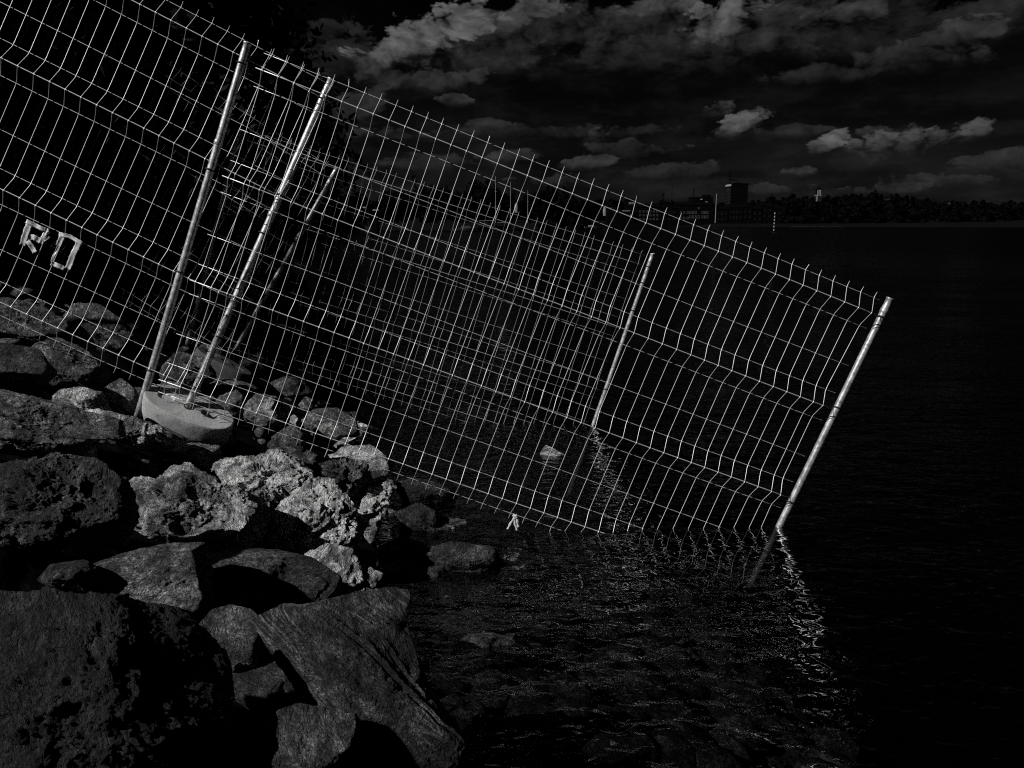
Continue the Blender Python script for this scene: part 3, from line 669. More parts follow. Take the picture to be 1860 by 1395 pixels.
P_([(150,748),(190,738),(240,758),(295,782),(330,808),(300,828),(245,812),(190,786)],
   'pale crumbling ridge of rock below the foot of the nearest post', 0.52, 0.9, [(0.05,0.7,0.7,0.5)], 20, 6, 0.10, 4, (0.7,0.6,0.2), ridge=1.0, fold=1.0, lift=-0.16, grow=1.12)
P_([(183,712),(222,689),(242,710),(253,747),(216,755),(188,736)],
   'diamond-shaped stone left of the foot of the nearest post', 0.20, 0.75, [(-0.1,0.5,0.86,0.5)], 21, 6, 0.06, 5, (0.3,0.8,0.4))
P_([(312,814),(350,804),(397,815),(396,838),(375,855),(338,838)],
   'small dim stone under the concrete foot block', 0.14, 0.8, [(0,0.9,0.4,0.6)], 22, 5, 0.11, 6, ridge=0.9)
P_([(52,652),(80,624),(112,616),(152,640),(182,670),(186,697),(150,715),(110,703),(72,692)],
   'domed boulder under the lowest wire of the lettered panel', 0.13, 0.75, [(0.0,0.55,0.83,0.55)], 23, 6, 0.08, 6, (0.5,0.6,0.6), ridge=0.7)
P_([(-40,640),(10,626),(62,640),(88,692),(40,714),(-40,702)],
   'dark rounded boulder at the left edge just above the striped slab', 0.075, 0.75, [(0.1,0.6,0.8,0.6)], 24, 5, 0.09, 6)
P_([(-50,556),(20,543),(72,560),(132,600),(152,642),(80,644),(30,632),(-50,624)],
   'long grained boulder at the left edge seen through the mesh below the R', 0.12, 0.75, [(0.0,0.6,0.8,0.55)], 25, 6, 0.08, 5, (0.5,0.7,0.4), ridge=0.7)
P_([(118,592),(150,554),(186,557),(222,590),(248,632),(242,664),(180,653),(138,632)],
   'rounded boulder seen through the mesh midway between the letters and the nearest post', 0.11, 0.75, [(0.1,0.6,0.8,0.58)], 26, 6, 0.07, 6, (0.6,0.5,0.5), ridge=0.6)
P_([(78,1042),(100,1021),(150,1024),(174,1046),(130,1064),(92,1060)],
   'small stone wedged above the corner boulder', 0.09, 0.8, [(0,0.9,0.4,0.7)], 27, 5, 0.1, 6)
# behind the near mesh
for k, (pl, lab, alb, cu, am) in enumerate((
 ([(298,668),(328,640),(372,655),(388,692),(340,704),(300,694)], 'rough rock between the two nearest posts, behind the mesh', 0.13, (0,.8,.5,.65), .11),
 ([(384,702),(410,687),(452,699),(474,716),(430,728),(394,724)], 'flat-topped rock behind the mesh right of the leaning near post', 0.16, (0,.9,.4,.6), .09),
 ([(388,738),(404,719),(430,711),(454,735),(444,764),(400,764)], 'lumpy rock touching the right end of the near foot block', 0.15, (-.2,.8,.5,.65), .11),
 ([(452,732),(470,716),(502,724),(524,745),(518,772),(470,778),(448,757)], 'angular rock with a bright left face, right of the near foot block', 0.34, (-.4,.7,.6,.6), .09),
 ([(514,770),(534,754),(548,770),(540,788),(518,785)], 'small pale triangular stone behind the mesh, beside the big grey boulder', 0.6, (-.2,.8,.5,.6), .06),
 ([(550,766),(575,744),(612,744),(642,765),(648,792),(610,808),(568,797)], 'big smooth grey boulder behind the mesh at the water', 0.22, (-.1,.8,.6,.68), .06),
 ([(543,736),(555,721),(569,727),(572,744),(554,747)], 'small round stone in front of the dark masonry wall', 0.20, (-.3,.7,.5,.8), .04),
 ([(568,734),(585,727),(601,734),(607,750),(584,747)], 'oval stone at the water in front of the dark masonry wall', 0.20, (-.1,.9,.4,.7), .05),
 ([(635,758),(645,746),(659,751),(662,767),(647,770)], 'round pale stone standing highest at the tip of the heap', 0.66, (-.2,.8,.5,.75), .05),
 ([(632,773),(648,765),(659,772),(656,784),(640,782)], 'pale stone directly under the round pale one at the tip', 0.66, (-.1,.9,.4,.6), .06),
 ([(656,779),(672,771),(680,780),(668,790)], 'smallest pale stone at the outermost tip of the heap', 0.6, (0,.9,.4,.6), .06),
 ([(603,811),(625,795),(647,797),(642,812),(620,818)], 'bright pale stone above the pale flat slab', 0.66, (-.1,.9,.4,.55), .06),
 ([(643,781),(660,785),(668,799),(655,804)], 'grey splinter below the pale stones at the tip', 0.22, (-.1,.8,.5,.6), .08),
 ([(498,792),(530,774),(562,800),(558,834),(510,834)], 'dusky rock behind the lowest wires, left of the big grey boulder', 0.10, (-.3,.7,.5,.65), .1),
 ([(528,842),(560,819),(584,835),(578,858),(540,861)], 'dusky crumbly rock left of the pale flat slab', 0.09, (0,.9,.4,.65), .12),
 ([(426,692),(470,687),(506,705),(500,714),(450,712)], 'low flat rock in front of the farther foot block', 0.13, (0,.95,.3,.55), .08),
 ([(496,694),(520,684),(548,690),(566,716),(530,727),(498,717)], 'dim rock at the left end of the masonry wall', 0.09, (-.1,.9,.4,.65), .08),
 ([(673,765),(695,762),(709,769),(690,775),(677,772)], 'low wet stone awash just beyond the tip of the heap', 0.30, (0,.95,.3,.5), .06),
 ([(283,722),(300,700),(330,694),(336,712),(300,724)], 'small rock peeping out behind the left end of the near foot block', 0.18, (-.2,.9,.3,.6), .09),
 ([(362,632),(376,624),(402,640),(400,662),(370,655)], 'upright stone leaning on the farther foot block', 0.20, (-.7,.3,.6,.6), .05),
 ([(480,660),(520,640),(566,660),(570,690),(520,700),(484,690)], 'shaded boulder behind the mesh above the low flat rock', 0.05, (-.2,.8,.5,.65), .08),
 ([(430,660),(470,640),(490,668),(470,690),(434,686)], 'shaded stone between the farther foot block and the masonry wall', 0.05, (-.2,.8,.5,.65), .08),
 )):
    P_(pl, lab, alb, 0.8, [cu], 40+k, 5, am, 6, (0.4, 0.7, 0.5), ridge=0.8)
# small broken stones wedged among the rocks behind the near mesh
rs = random.Random(12)
NTH = ('first', 'second', 'third', 'fourth', 'fifth', 'sixth', 'seventh', 'eighth', 'ninth', 'tenth', 'eleventh', 'twelfth', 'thirteenth', 'fourteenth', 'fifteenth', 'sixteenth', 'seventeenth', 'eighteenth', 'nineteenth', 'twentieth', 'twenty-first', 'twenty-second')
spots = sorted((405+k/21*265+rs.uniform(-14, 14), 716+k/21*72+rs.uniform(-26, 22)) for k in range(22))
for k, (u, v) in enumerate(spots):
    w = rs.uniform(8, 16); hh = w*rs.uniform(.5, .85); al = rs.choice((.12, .18, .25, .4, .55))
    pl = [(u+w*math.cos(a)*rs.uniform(.8, 1.1), v+hh*math.sin(a)*rs.uniform(.8, 1.1)) for a in [i*math.pi/4+.2 for i in range(8)]]
    P_(pl, '%s small broken stone, %s from the left among those behind the near mesh' % ('dull' if al < .2 else 'grey' if al < .3 else 'pale', NTH[k]), al, 0.8, [(rs.uniform(-.4, .2), .7, .6, .55)], 150+k, 4, .09, 7, (.4, .7, .5), ridge=.6, group='small stones behind the near mesh', name='stone', cat='stone')
# low wet rocks carrying the bank on under the near fence
for k, (pl, lab) in enumerate((([(716,880),(750,868),(800,880),(830,905),(800,920),(740,915)], 'low wet rock under the fence edge, right of the pale flat slab'), ([(720,930),(760,915),(800,935),(790,965),(740,968)], 'dark wet rock at the waterline right of the ragged pale rock'),
    ([(690,990),(730,975),(770,990),(780,1015),(730,1022),(695,1015)], 'dark wet rock between the pale splinter and the rock breaking the surface'), ([(760,1000),(820,985),(890,995),(910,1020),(850,1040),(780,1030)], 'broad low wet rock farthest out from the bank, left of the ribbon'))):
    P_(pl, lab, 0.055, 0.8, [(0, .8, .6, .5)], 190+k, 6, .11, 6, (.5, .6, .5), ridge=.9, Y=at_z(pl[0][0]+40, max(q[1] for q in pl)-6, 0.0)[1]+0.06)
# in the water
P_([(684,1054),(710,1021),(735,1014),(772,1025),(814,1042),(806,1062),(720,1068)], 'wet dark rock just breaking the surface right of the small angular rock', 0.05, 0.8, [(0,.9,.4,.6)], 70, 5, 0.1, 6, Y=at_z(745, 1050, 0.02)[1]+0.12, ridge=.9)
P_([(980,826),(990,807),(1003,813),(1034,829),(1010,833),(994,831)], 'pale pointed stone tip standing alone in the water behind the near mesh', 0.85, 0.9, [(-0.1,.9,.4,.5)], 71, 5, 0.08, 5, Y=at_z(1005, 826, 0.0)[1], con=0.3, grow=1.0)
for k, (u, v, w, lab) in enumerate(((860, 1040, 70, 'broad drowned rock left of the knotted ribbon'), (800, 965, 60, 'drowned rock at the waterline beside the ragged pale rock'), (960, 1330, 70, 'drowned round rock near the bottom edge, right of the fin-shaped slab'), (1120, 1360, 60, 'farther right of the two drowned rocks at the bottom edge'), (880, 1180, 70, 'drowned rock off the right edge of the fin-shaped slab'))):
    b = at_z(u, v, -0.05); P_([(u-w, v+5), (u-w*.6, v-w*.3), (u, v-w*.42), (u+w*.7, v-w*.3), (u+w, v+6), (u+w*.5, v+w*.4), (u-w*.5, v+w*.4)], lab, 0.09, 0.9, [(0,.9,.4,.7)], 80+k, 6, 0.14, 7, Y=b[1], ridge=.9)

# loose rubble between the boulders: nobody could count it
def rubble():
    VV = []; FF = []; o = 0; r = random.Random(5); v0, f0 = ico(2)
    while o < 1000*len(v0):
        y = r.uniform(1.5, 11); x = shore_x(y)-r.uniform(-0.5, 3.2)
        s = r.choice((0.02, 0.03, 0.04, 0.05, 0.07, 0.10))*r.uniform(.7, 1.3)
        z = float(bank(np.array(x), np.array(y)))-0.10+s*0.2
        q = v0*np.array([r.uniform(.7, 1.3), r.uniform(.6, 1.1), r.uniform(.5, .9)])
        for _ in range(6):
            nn = np.array([r.gauss(0, 1), r.gauss(0, 1), r.gauss(0, 1)]); nn /= np.linalg.norm(nn); h = q@nn; q = q-np.maximum(h-h.max()*.75, 0)[:, None]*nn
        q = q*s*(1+0.12*pnoise(q*3+r.uniform(0, 50)))[:, None]
        VV.append(q+np.array([x, y, z])); FF.append(f0+o); o += len(v0)
    ob = link('rubble', mesh_np('rubble', np.vstack(VV), np.vstack(FF)), M['rock']); ob.color = (0.13, 0.6, 0, 1)
    tag(ob, 'loose rubble and small stones filling the gaps between the boulders', 'rubble', kind='stuff')
rubble()
def lakebed():
    VV = []; FF = []; o = 0; r = random.Random(9); v0, f0 = ico(2)
    while o < 1500*len(v0):
        y = r.uniform(1.6, 6.0); x = shore_x(y)+r.uniform(0.05, 2.4)
        sz = r.choice((0.025, 0.035, 0.05, 0.07, 0.10, 0.14))*r.uniform(.7, 1.3); z = float(bank(np.array(x), np.array(y)))+sz*0.15
        q = v0*np.array([r.uniform(.7, 1.3), r.uniform(.6, 1.2), r.uniform(.4, .7)])*sz*(1+0.14*pnoise(v0*1.7+r.uniform(0, 50)))[:, None]
        z = min(z, -sz*0.8-0.02); VV.append(q+np.array([x, y, z])); FF.append(f0+o); o += len(v0)
    ob = link('lakebed_stones', mesh_np('lakebed_stones', np.vstack(VV), np.vstack(FF)), M['rock']); ob.color = (0.10, 0.8, 0, 1)
    tag(ob, 'drowned pebbles and cobbles on the shallow lake bed', 'pebbles', kind='stuff')
lakebed()

# ------------------------------------------------------------------ masonry wall on the dark bank
def masonry():
    base = at_z(600, 702, 0.0); root = empty('stone_wall', base, 'low dark wall of squared stones ending at the water, behind the far mesh', 'wall')
    r = random.Random(3); v0, f0 = ico(4); Yw = base[1]+0.15
    xr = base[0]+0.30
    for row, (h, z0, x1) in enumerate(((0.26, -0.22, xr), (0.27, 0.05, xr-0.04), (0.25, 0.33, xr-0.02), (0.24, 0.59, xr-0.10), (0.2, 0.84, xr-0.5))):
        x = x1; n_ = 0
        while x > xr-1.75:
            w = r.uniform(0.26, 0.46); c = np.array([x-w/2, Yw+r.uniform(-.03, .03)-0.06*row*0, z0+h/2])
            q = np.sign(v0)*np.abs(v0)**0.28*np.array([w/2-0.012, 0.24, h/2-0.010])
            q = q+0.018*np.stack([fbm(q*9+x*7+row, 4), fbm(q*9+x*7+row+30, 4), fbm(q*9+x*7+row+60, 4)], 1)
            me = mesh_np('stone', q+c-base, f0); ob = link('stone', me, M['rock'], root, None); ob.location = (0, 0, 0); ob.color = (0.075*r.uniform(.7, 1.3),)*2+(0, 1)
            x -= w
masonry()

# ------------------------------------------------------------------ vegetation
def leaf_material(name, g):
    m, q, out = mat_new(name); t = q.new('ShaderNodeTexCoord')
    a = q.noise(t.outputs['Object'], 3.0, 4, 0.6)
    bsdf(q, out, q.grey(q.ramp(a, 0.3, 0.7, g*0.6, g*1.4)), 0.7, 0, 0.02); return m
M['leaf'] = leaf_material('dark_leaves', 0.010)
M['farleaf'] = leaf_material('far_foliage', 0.0018)
M['bark'] = plain('dark_bark', 0.03, 0.9)
def leaf_quads(c, size, r, asp=0.55):
    k = len(c); a = r.normal(size=(k, 3)); a /= np.linalg.norm(a, axis=1)[:, None]; b = r.normal(size=(k, 3)); b = np.cross(a, b); b /= np.linalg.norm(b, axis=1)[:, None]
    s = size*r.uniform(0.6, 1.3, size=(k, 1)); a = a*s; b = b*s*asp
    v = np.stack([c-a, c+b*0.9-a*.1, c+a, c-b*0.9-a*.1], 1).reshape(-1, 3)
    return v, np.arange(4*k).reshape(-1, 4)
def crown_points(blobs, count, r, clump=0.35):
    """leaf positions: clumps spread through ellipsoids, denser towards the outside"""
    P = []; vol = np.array([b[3]*b[4]*b[5] for b in blobs]); vol = vol**0.8; vol /= vol.sum()
    for (x, y, z, rx, ry, rz), w in zip(blobs, vol):
        k = max(3, int(count*w)); nc = max(4, k//28)
        d = r.normal(size=(nc, 3)); d /= np.linalg.norm(d, axis=1)[:, None]; d *= (r.uniform(0.15, 1, size=(nc, 1))**0.45)
        cc = d[r.integers(0, nc, k)]; p = cc+r.normal(size=(k, 3))*clump*0.33
        P.append(p*np.array([rx, ry, rz])+np.array([x, y, z]))
    return np.vstack(P)
def tree(base, blobs, count, leaf, label, cat='tree', group=None, trunk_r=0.2, seed=0, mat='leaf', name='tree', limbs=6):
    r = np.random.default_rng(seed+500); base = np.asarray(base, float); root = empty(name, base, label, cat, group)
    top = max(b[2] for b in blobs)
    parts = [tube_vf(np.array([[0, 0, -0.4], [0.03*top, 0, top*.3], [0.0, 0.02*top, top*.6], [0.02*top, 0, top]]), [trunk_r*1.25, trunk_r, trunk_r*.7, trunk_r*.25], 8)]
    for k in range(limbs):
        b = blobs[k % len(blobs)]; z0 = top*r.uniform(.25, .6); e = np.array(b[:3])+r.normal(size=3)*np.array(b[3:])*.35
        mid = np.array([e[0]*.5, e[1]*.5, (z0+e[2])/2+.05*top]); parts.append(tube_vf(np.array([[0, 0, z0], mid, e]), [trunk_r*.5, trunk_r*.32, trunk_r*.1], 6))
    t = link('trunk', poly_mesh('trunk', parts), M['bark'], root); t.location = (0, 0, 0)
    v, f = leaf_quads(crown_points(blobs, count, r), leaf, r); c = link('crown', mesh_np('crown', v, f, False), M[mat], root); c.location = (0, 0, 0)
    return root
# the big dark tree at upper left and the thicket under it
def gz(x, y): return float(terrain_z(np.array(x), np.array(y)))
tree((-6.9, 12.0, gz(-6.9, 12)), [(0, 0, 6.5, 2.3, 2.2, 2.6), (1.6, 0.2, 4.6, 2.0, 2.0, 1.9), (2.6, 0.4, 3.0, 1.35, 1.5, 1.2), (-2.6, 0, 5.0, 2.4, 2.2, 2.4), (0.2, 0, 3.0, 2.2, 2, 1.5), (1.8, 0, 6.6, 1.7, 1.6, 1.2), (-3.6, 0.5, 8.0, 2.5, 2, 2), (2.95, 0.3, 1.6, 0.95, 1.2, 0.9)],
     52000, 0.085, 'tall dark leafy tree filling the upper left behind the mesh, its twigs edging the sky', trunk_r=0.24, seed=1, limbs=12)
tree((-12.0, 13.5, gz(-12, 13.5)), [(0, 0, 6, 3, 2.6, 3.2), (2, 0, 3.6, 2.4, 2.2, 2.2), (-2, 0, 3.5, 2.4, 2, 2.4), (1.5, 0, 8, 2.4, 2, 2)],
     26000, 0.10, 'second dark tree at the left edge, behind the letters', trunk_r=0.25, seed=2, limbs=8)
tree((-9.5, 18.0, gz(-9.5, 18)), [(0, 0, 5, 3.2, 2.4, 3.4), (2.2, 0, 3.2, 2.2, 2, 2.6), (-2.6, 0, 4, 2.8, 2.2, 3.2), (0, 0, 2, 3.4, 2, 1.8)], 26000, 0.12, 'dense dark tree farther back between the two left-hand trees', trunk_r=0.25, seed=3, limbs=8)
tree((-6.9, 21.0, gz(-6.9, 21)), [(0, 0, 3.4, 2.4, 2.2, 2.8), (1.0, 0, 1.8, 2.0, 2, 1.6), (-2.0, 0, 2.4, 2.4, 2.2, 2.2)], 20000, 0.12, 'dark waterside tree farther back behind the leaning farther post', trunk_r=0.2, seed=4, limbs=8)
tree((-17.5, 19.0, gz(-17.5, 19)), [(0, 0, 6, 3.6, 2.6, 4.2), (2.6, 0, 3.2, 2.6, 2.2, 2.8), (-3, 0, 4, 3, 2.2, 3.4), (4.5, 0, 2.2, 2.6, 2, 2.2)], 26000, 0.13, 'dark tree farthest back at the left edge', trunk_r=0.25, seed=5, limbs=8)
for k, (x, y, s, lab) in enumerate(((-4.4, 10.2, 1.0, 'low dark bush behind the far mesh, left of the masonry wall'), (-6.2, 9.4, 1.25, 'dark bush on the bank behind the R'), (-8.4, 9.8, 1.5, 'dark bush at the left edge of the bank'), (-5.0, 12.6, 1.4, 'dark bush under the tall leafy tree'), (-7.4, 12.6, 1.8, 'broad dark bush behind the taped letters'), (-10.4, 12.2, 1.9, 'broad dark bush at the far left under the second tree'))):
    tree((x, y, gz(x, y)-.1), [(0, 0, .7*s, 1.0*s, .9*s, .75*s), (.6*s, .1, .45*s, .7*s, .7*s, .5*s), (-.7*s, 0, .5*s, .7*s, .7*s, .55*s)], 6000, 0.07, lab, 'bush', 'bushes on the dark bank', 0.05, 10+k, name='bush', limbs=4)
# unseen trees added left of the frame to shade the bank behind the fence
for k, (x, y, hh) in enumerate(((-9.6, 5.1, 6.2), (-13.0, 8.2, 9.0), (-16.5, 6.0, 12.0))):
    tree((x, y, gz(x, y)), [(0, 0, hh*.72, 2.6, 2.0, hh*.24), (1.2, 1.2, hh*.55, 2.2, 1.6, hh*.2), (-1.2, .6, hh*.52, 2.2, 2.0, hh*.2), (0.5, 2.2, hh*.42, 2.2, 1.6, hh*.18)], 15000, 0.16,
         ('broad unseen shade tree added just left of the view', 'tall unseen shade tree added left of the view', 'tallest unseen shade tree added left of the view')[k], 'tree', 'unseen shade trees left of the view', 0.2, 20+k)

# far shore trees, one by one: (u centre, half width px, v top, distance, kind, label)
def far_tree(u, hw, vt, Yd, kind, label, seed, vb=416):
    a = at_y(u, vt, Yd); x, y, zt = a; s = Yd/F; w = hw*s; z0 = gz(x, y); hh = max(zt-z0, 2)
    if kind == 'c': bl = [(0, 0, hh*(.15+.8*q), w*(1-q)**.9+.12*w, w*(1-q)**.9+.12*w, hh*.10) for q in np.linspace(0, .95, 7)]; cnt = 700
    elif kind == 'p': bl = [(0, 0, hh*.5, w, w, hh*.5)]; cnt = 900
    else:
        r = random.Random(seed); bl = [(0, 0, hh*.60, w*.8, w*.8, hh*.38), (0, 0, hh*.25, w*.95, w*.9, hh*.25)]
        for q in range(6): an = r.uniform(0, 6.28); bl.append((w*.55*math.cos(an), w*.55*math.sin(an), hh*r.uniform(.35, .78), w*.45, w*.45, hh*.2))
        cnt = 4500
    return tree((x, y, z0), bl, cnt, max(0.5, w*.09), label, 'tree', 'dark trees along the far shore', max(.15, w*.06), 100+seed, 'farleaf', limbs=3)
ft = [(640,34,352,250,'r','dark far tree just right of the leaning farther post'),(690,26,362,262,'r','low far tree above the pale boathouse roof'),(720,30,340,270,'r','far tree left of the pointed conifer'),
 (752,11,308,282,'c','pointed dark conifer topping the far trees'),(776,24,330,275,'r','round far tree touching the pointed conifer'),(808,24,337,268,'r','small-crowned far tree right of the conifer'),(836,22,346,262,'r','lowest of the far trees between the conifer and the biggest crown'),
 (872,42,324,258,'r','biggest round crown of the far trees, behind the yacht masts'),(915,26,352,300,'r','low far tree right of the biggest crown'),(932,8,344,305,'p','slim dark poplar between the yacht masts'),(962,24,354,310,'r','low far tree right of the slim poplar'),
 (992,30,340,300,'r','rounded far tree left of the pair of slim cypresses'),(1022,9,340,308,'p','left one of the pair of slim cypresses'),(1030,7,346,309,'p','right one of the pair of slim cypresses'),(1052,26,356,400,'r','far tree at the left end of the town'),(590,30,360,230,'r','far tree hidden behind the leaning farther post')]
for k, (u, hw, vt, Yd, kd, lab) in enumerate(ft): far_tree(u, hw, vt, Yd, kd, lab, k)
# the wooded hill to the right of the town reads as one mass
def forest():
    r = np.random.default_rng(77); C = []
    for k in range(760):
        u = r.uniform(1050, 1960); Yd = r.uniform(548, 860); z_top = 363-5*math.sin(u*.013)-6*math.exp(-((u-1580)/40)**2)-7*math.exp(-((u-1425)/30)**2)+r.uniform(-3, 22)
        if u < 1428: Yd = max(Yd, 690)
        if u < 1380: z_top = max(z_top, 368+4*math.sin(u*.05))
        a = at_y(u, z_top, Yd); w = r.uniform(4, 8); z0 = gz(a[0], a[1]); hh = max(a[2]-z0, 6)
        C.append(crown_points([(a[0], a[1], z0+hh*.5, w, w, hh*.5), (a[0]+w*.4, a[1], z0+hh*.75, w*.6, w*.6, hh*.25), (a[0], a[1]-2, z0+hh*.2, w*1.2, w, hh*.25)], 230, r))
    C = np.vstack(C); v, f = leaf_quads(C, 1.7, r, 0.9)
    tag(link('forest', mesh_np('forest', v, f, False), M['farleaf']), 'dark wooded hill along the far shore behind the town', 'forest', kind='stuff')
forest()

# ------------------------------------------------------------------ the town across the water
M['wall_dark'] = plain('dark_brick', 0.0016, 0.8, scale=.4, var=.25); M['wall_mid'] = plain('weathered_render', 0.012, 0.8, scale=.4, var=.25)
M['roof'] = plain('slate_roof', 0.0016, 0.7, scale=.5); M['white'] = plain('white_paint', 0.20, 0.6, scale=.5, var=.15); M['pale'] = plain('pale_render', 0.04, 0.8, scale=.5, var=.2)
M['metal_dark'] = plain('dark_steel', 0.0025, 0.6, scale=1); M['glass'] = plain('dim_glass', 0.004, 0.15, 0, .5, .5, .2); M['alu'] = plain('mast_metal', 0.22, 0.5, .3, .5, 2, .1)
TY = 560.0; TS = TY/F
def tx(u): return (u-W/2)*TS*1.0/math.cos(0)*1.0
def tz(v): return at_y(930, v, TY)[2]
def tpos(u, v, Yd=TY): return at_y(u, v, Yd)
def building(u0, u1, vt, label, name='town_house', cat='building', depth=14, wall='wall_dark', vb=409, Yd=TY, roof='gable', wins=(), frame='pale', group='buildings across the water', rise=5, wmat='glass', wingroup=()):
    """box building with a roof, real window openings' frames and panes; wins = (u, v, w, h) in photograph pixels"""
    a, b = tpos(u0, vt, Yd), tpos(u1, vb, Yd); s = Yd/F; base = np.array([(a[0]+b[0])/2, Yd+depth/2, b[2]]); root = empty(name, base, label, cat, group)
    w = b[0]-a[0]; hh = a[2]-b[2]
    def add(nm, vf, mat, par=root, smooth=False):
        o = link(nm, poly_mesh(nm, [vf], smooth), M[mat], par); o.location = (0, 0, 0); return o
    add('wall', box_vf((0, 0, hh/2), (w, depth, hh)), wall)
    if roof == 'gable':
        e = 0.4; v = np.array([[-w/2-e, -depth/2-e, hh], [w/2+e, -depth/2-e, hh], [w/2+e, depth/2+e, hh], [-w/2-e, depth/2+e, hh], [-w/2-e, 0, hh+rise*s], [w/2+e, 0, hh+rise*s]])
        add('roof', (v, [(0, 1, 5, 4), (2, 3, 4, 5), (0, 4, 3), (1, 2, 5), (3, 2, 1, 0)]), 'roof')
    elif roof == 'front':
        e = 0.3; v = np.array([[-w/2-e, -depth/2-e, hh], [w/2+e, -depth/2-e, hh], [w/2+e, depth/2+e, hh], [-w/2-e, depth/2+e, hh], [0, -depth/2-e, hh+rise*s], [0, depth/2+e, hh+rise*s]])
        add('roof', (v, [(0, 4, 5, 3), (1, 2, 5, 4), (0, 1, 4), (2, 3, 5), (3, 2, 1, 0)]), 'roof')
    else: add('roof', box_vf((0, 0, hh+0.2), (w+.6, depth+.6, 0.5)), 'roof')
    me_cache = {}
    for (u, v, ww, wh) in wins:
        c = tpos(u, v, Yd)-base; W_, H_ = ww*s, wh*s; key = (round(W_, 3), round(H_, 3))
        if key not in me_cache:
            t = min(.35, W_*.22); me_cache[key] = (poly_mesh('window', [box_vf((x, 0, z), (sx, .25, sz)) for x, z, sx, sz in ((-W_/2+t/2, 0, t, H_), (W_/2-t/2, 0, t, H_), (0, H_/2-t/2, W_-2*t-.02, t), (0, -H_/2+t/2, W_-2*t-.02, t))], False),
                                                 poly_mesh('pane', [box_vf((0, .06, 0), (W_-2*t-.01, .06, H_-2*t-.01))], False))
            me_cache[key][0].materials.append(M[frame]); me_cache[key][1].materials.append(M[wmat])
        fo = bpy.data.objects.new('window', me_cache[key][0]); COL.objects.link(fo); fo.parent = root; fo.location = (c[0], -depth/2-0.12, c[2])
        po = bpy.data.objects.new('pane', me_cache[key][1]); COL.objects.link(po); po.parent = fo
    return root, base
def grid(u0, u1, nu, v0, v1, nv, w, h): return [(u, v, w, h) for u in np.linspace(u0, u1, nu) for v in np.linspace(v0, v1, nv)]
building(1118, 1150, 384, 'low building with a pale balcony strip at the left end of the town', wall='wall_dark', wins=grid(1132, 1143, 4, 383, 383, 1, 2.4, 2.2)+[(1146, 391, 3, 2)], frame='white', rise=4)
building(1139, 1153, 364, 'small house with two pale windows above the low balcony building', Yd=600, wins=[(1144, 369, 3.4, 3.4), (1149, 369, 3.4, 3.4)], frame='white', rise=3, vb=405)
building(1104, 1118, 374, 'tiny house with a white gable left of the balcony building', wall='wall_dark', roof='front', wins=[(1110, 378, 2.5, 2.5)], Yd=590, rise=4)
building(1158, 1200, 376, 'old warehouse with rows of dim pale windows, left of the long town hall front', wins=grid(1163, 1194, 6, 384, 398, 3, 3.0, 3.4), frame='pale', rise=5)
building(1202, 1229, 378, 'plain dark house between the warehouse and the long front', wins=grid(1207, 1224, 3, 386, 398, 2, 2.6, 3.2), frame='wall_mid', rise=7, roof='front')
building(1231, 1298, 372, 'long house front with bright window frames in two rows below the chimney', wins=grid(1237, 1249, 3, 386, 396, 2, 2.8, 4.2)+grid(1254, 1264, 3, 386, 394, 2, 3.2, 4.8)+grid(1276, 1285, 3, 386, 394, 2, 3.2, 4.8)+[(1269, 378, 3, 4), (1269, 394, 3, 6)], frame='pale', rise=5)
rt, bs = building(1258, 1293, 359, 'flat-roofed dark factory with a thin chimney behind the long front', Yd=610, roof='flat', vb=405, wins=[(1274, 362, 4, 1.6), (1283, 367, 4.4, 1.8), (1251, 370, 2, 2)][:2], frame='white', wmat='white')
def add_part(root, base, nm, vf, mat): o = link(nm, poly_mesh(nm, [vf], False), M[mat], root); o.location = (0, 0, 0); return o
s6 = 610/F
c = tpos(1263.5, 359, 610)-bs; v, f = tube_vf(np.array([[c[0], 0, c[2]-1], [c[0], 0, c[2]+17*s6]]), [.45, .38], 10); add_part(rt, bs, 'chimney', (v, f), 'metal_dark')
c = tpos(1287, 356, 610)-bs; add_part(rt, bs, 'roof_box', box_vf((c[0], 0, c[2]), (12*s6, 8, 5.5*s6)), 'wall_dark')
for k, (u0, u1, vt, lab, rf) in enumerate(((1301, 1322, 380, 'gabled house right of the flagpole, first of the right-hand row', 'gable'), (1323, 1349, 377, 'dark house below the tower block', 'gable'), (1350, 1366, 376, 'narrow house with a pointed front gable right of the tower block', 'front'), (1367, 1384, 380, 'low house third from the right end of the row', 'gable'), (1385, 1402, 374, 'taller house with narrow lit windows near the right end of the row', 'gable'), (1404, 1420, 379, 'last house at the right end of the town, behind the striped marker', 'gable'))):
    nw = max(2, int((u1-u0)/6)); building(u0, u1, vt, lab, wins=grid(u0+4, u1-4, nw, vt+8, vt+18, 2, 2.4, 4.0), frame='wall_mid', roof=rf, rise=6)
# tower block
rt, bs = building(1329, 1355.5, 334, 'tall dark tower block with a roof antenna and a pale band at the top left', depth=17, roof='flat', Yd=640, vb=405, wins=[], name='tower_block')
s7 = 640/F
xl = tpos(1329, 334, 640)[0]-bs[0]; ht = tpos(1329, 334, 640)[2]-bs[2]
add_part(rt, bs, 'parapet_band', box_vf((xl-.25, 0, ht-.8), (.4, 15.5, 1.6)), 'white')
add_part(rt, bs, 'stair_panel', box_vf((xl-.12, 0, ht*.5+1), (.2, 13.5, ht-8)), 'wall_mid')
for z in np.linspace(ht-6, 7, 8):
    for y in (-4.4, 0, 4.4): add_part(rt, bs, 'window', box_vf((xl-.3, y, z), (.2, 2.2, 1.4)), 'glass')
c0 = tpos(1331, 334, 640)-bs; v, f = tube_vf(np.array([[c0[0], 0, c0[2]], [c0[0], 0, c0[2]+25*s7]]), [.5, .25], 6); an = add_part(rt, bs, 'antenna', (v, f), 'metal_dark')
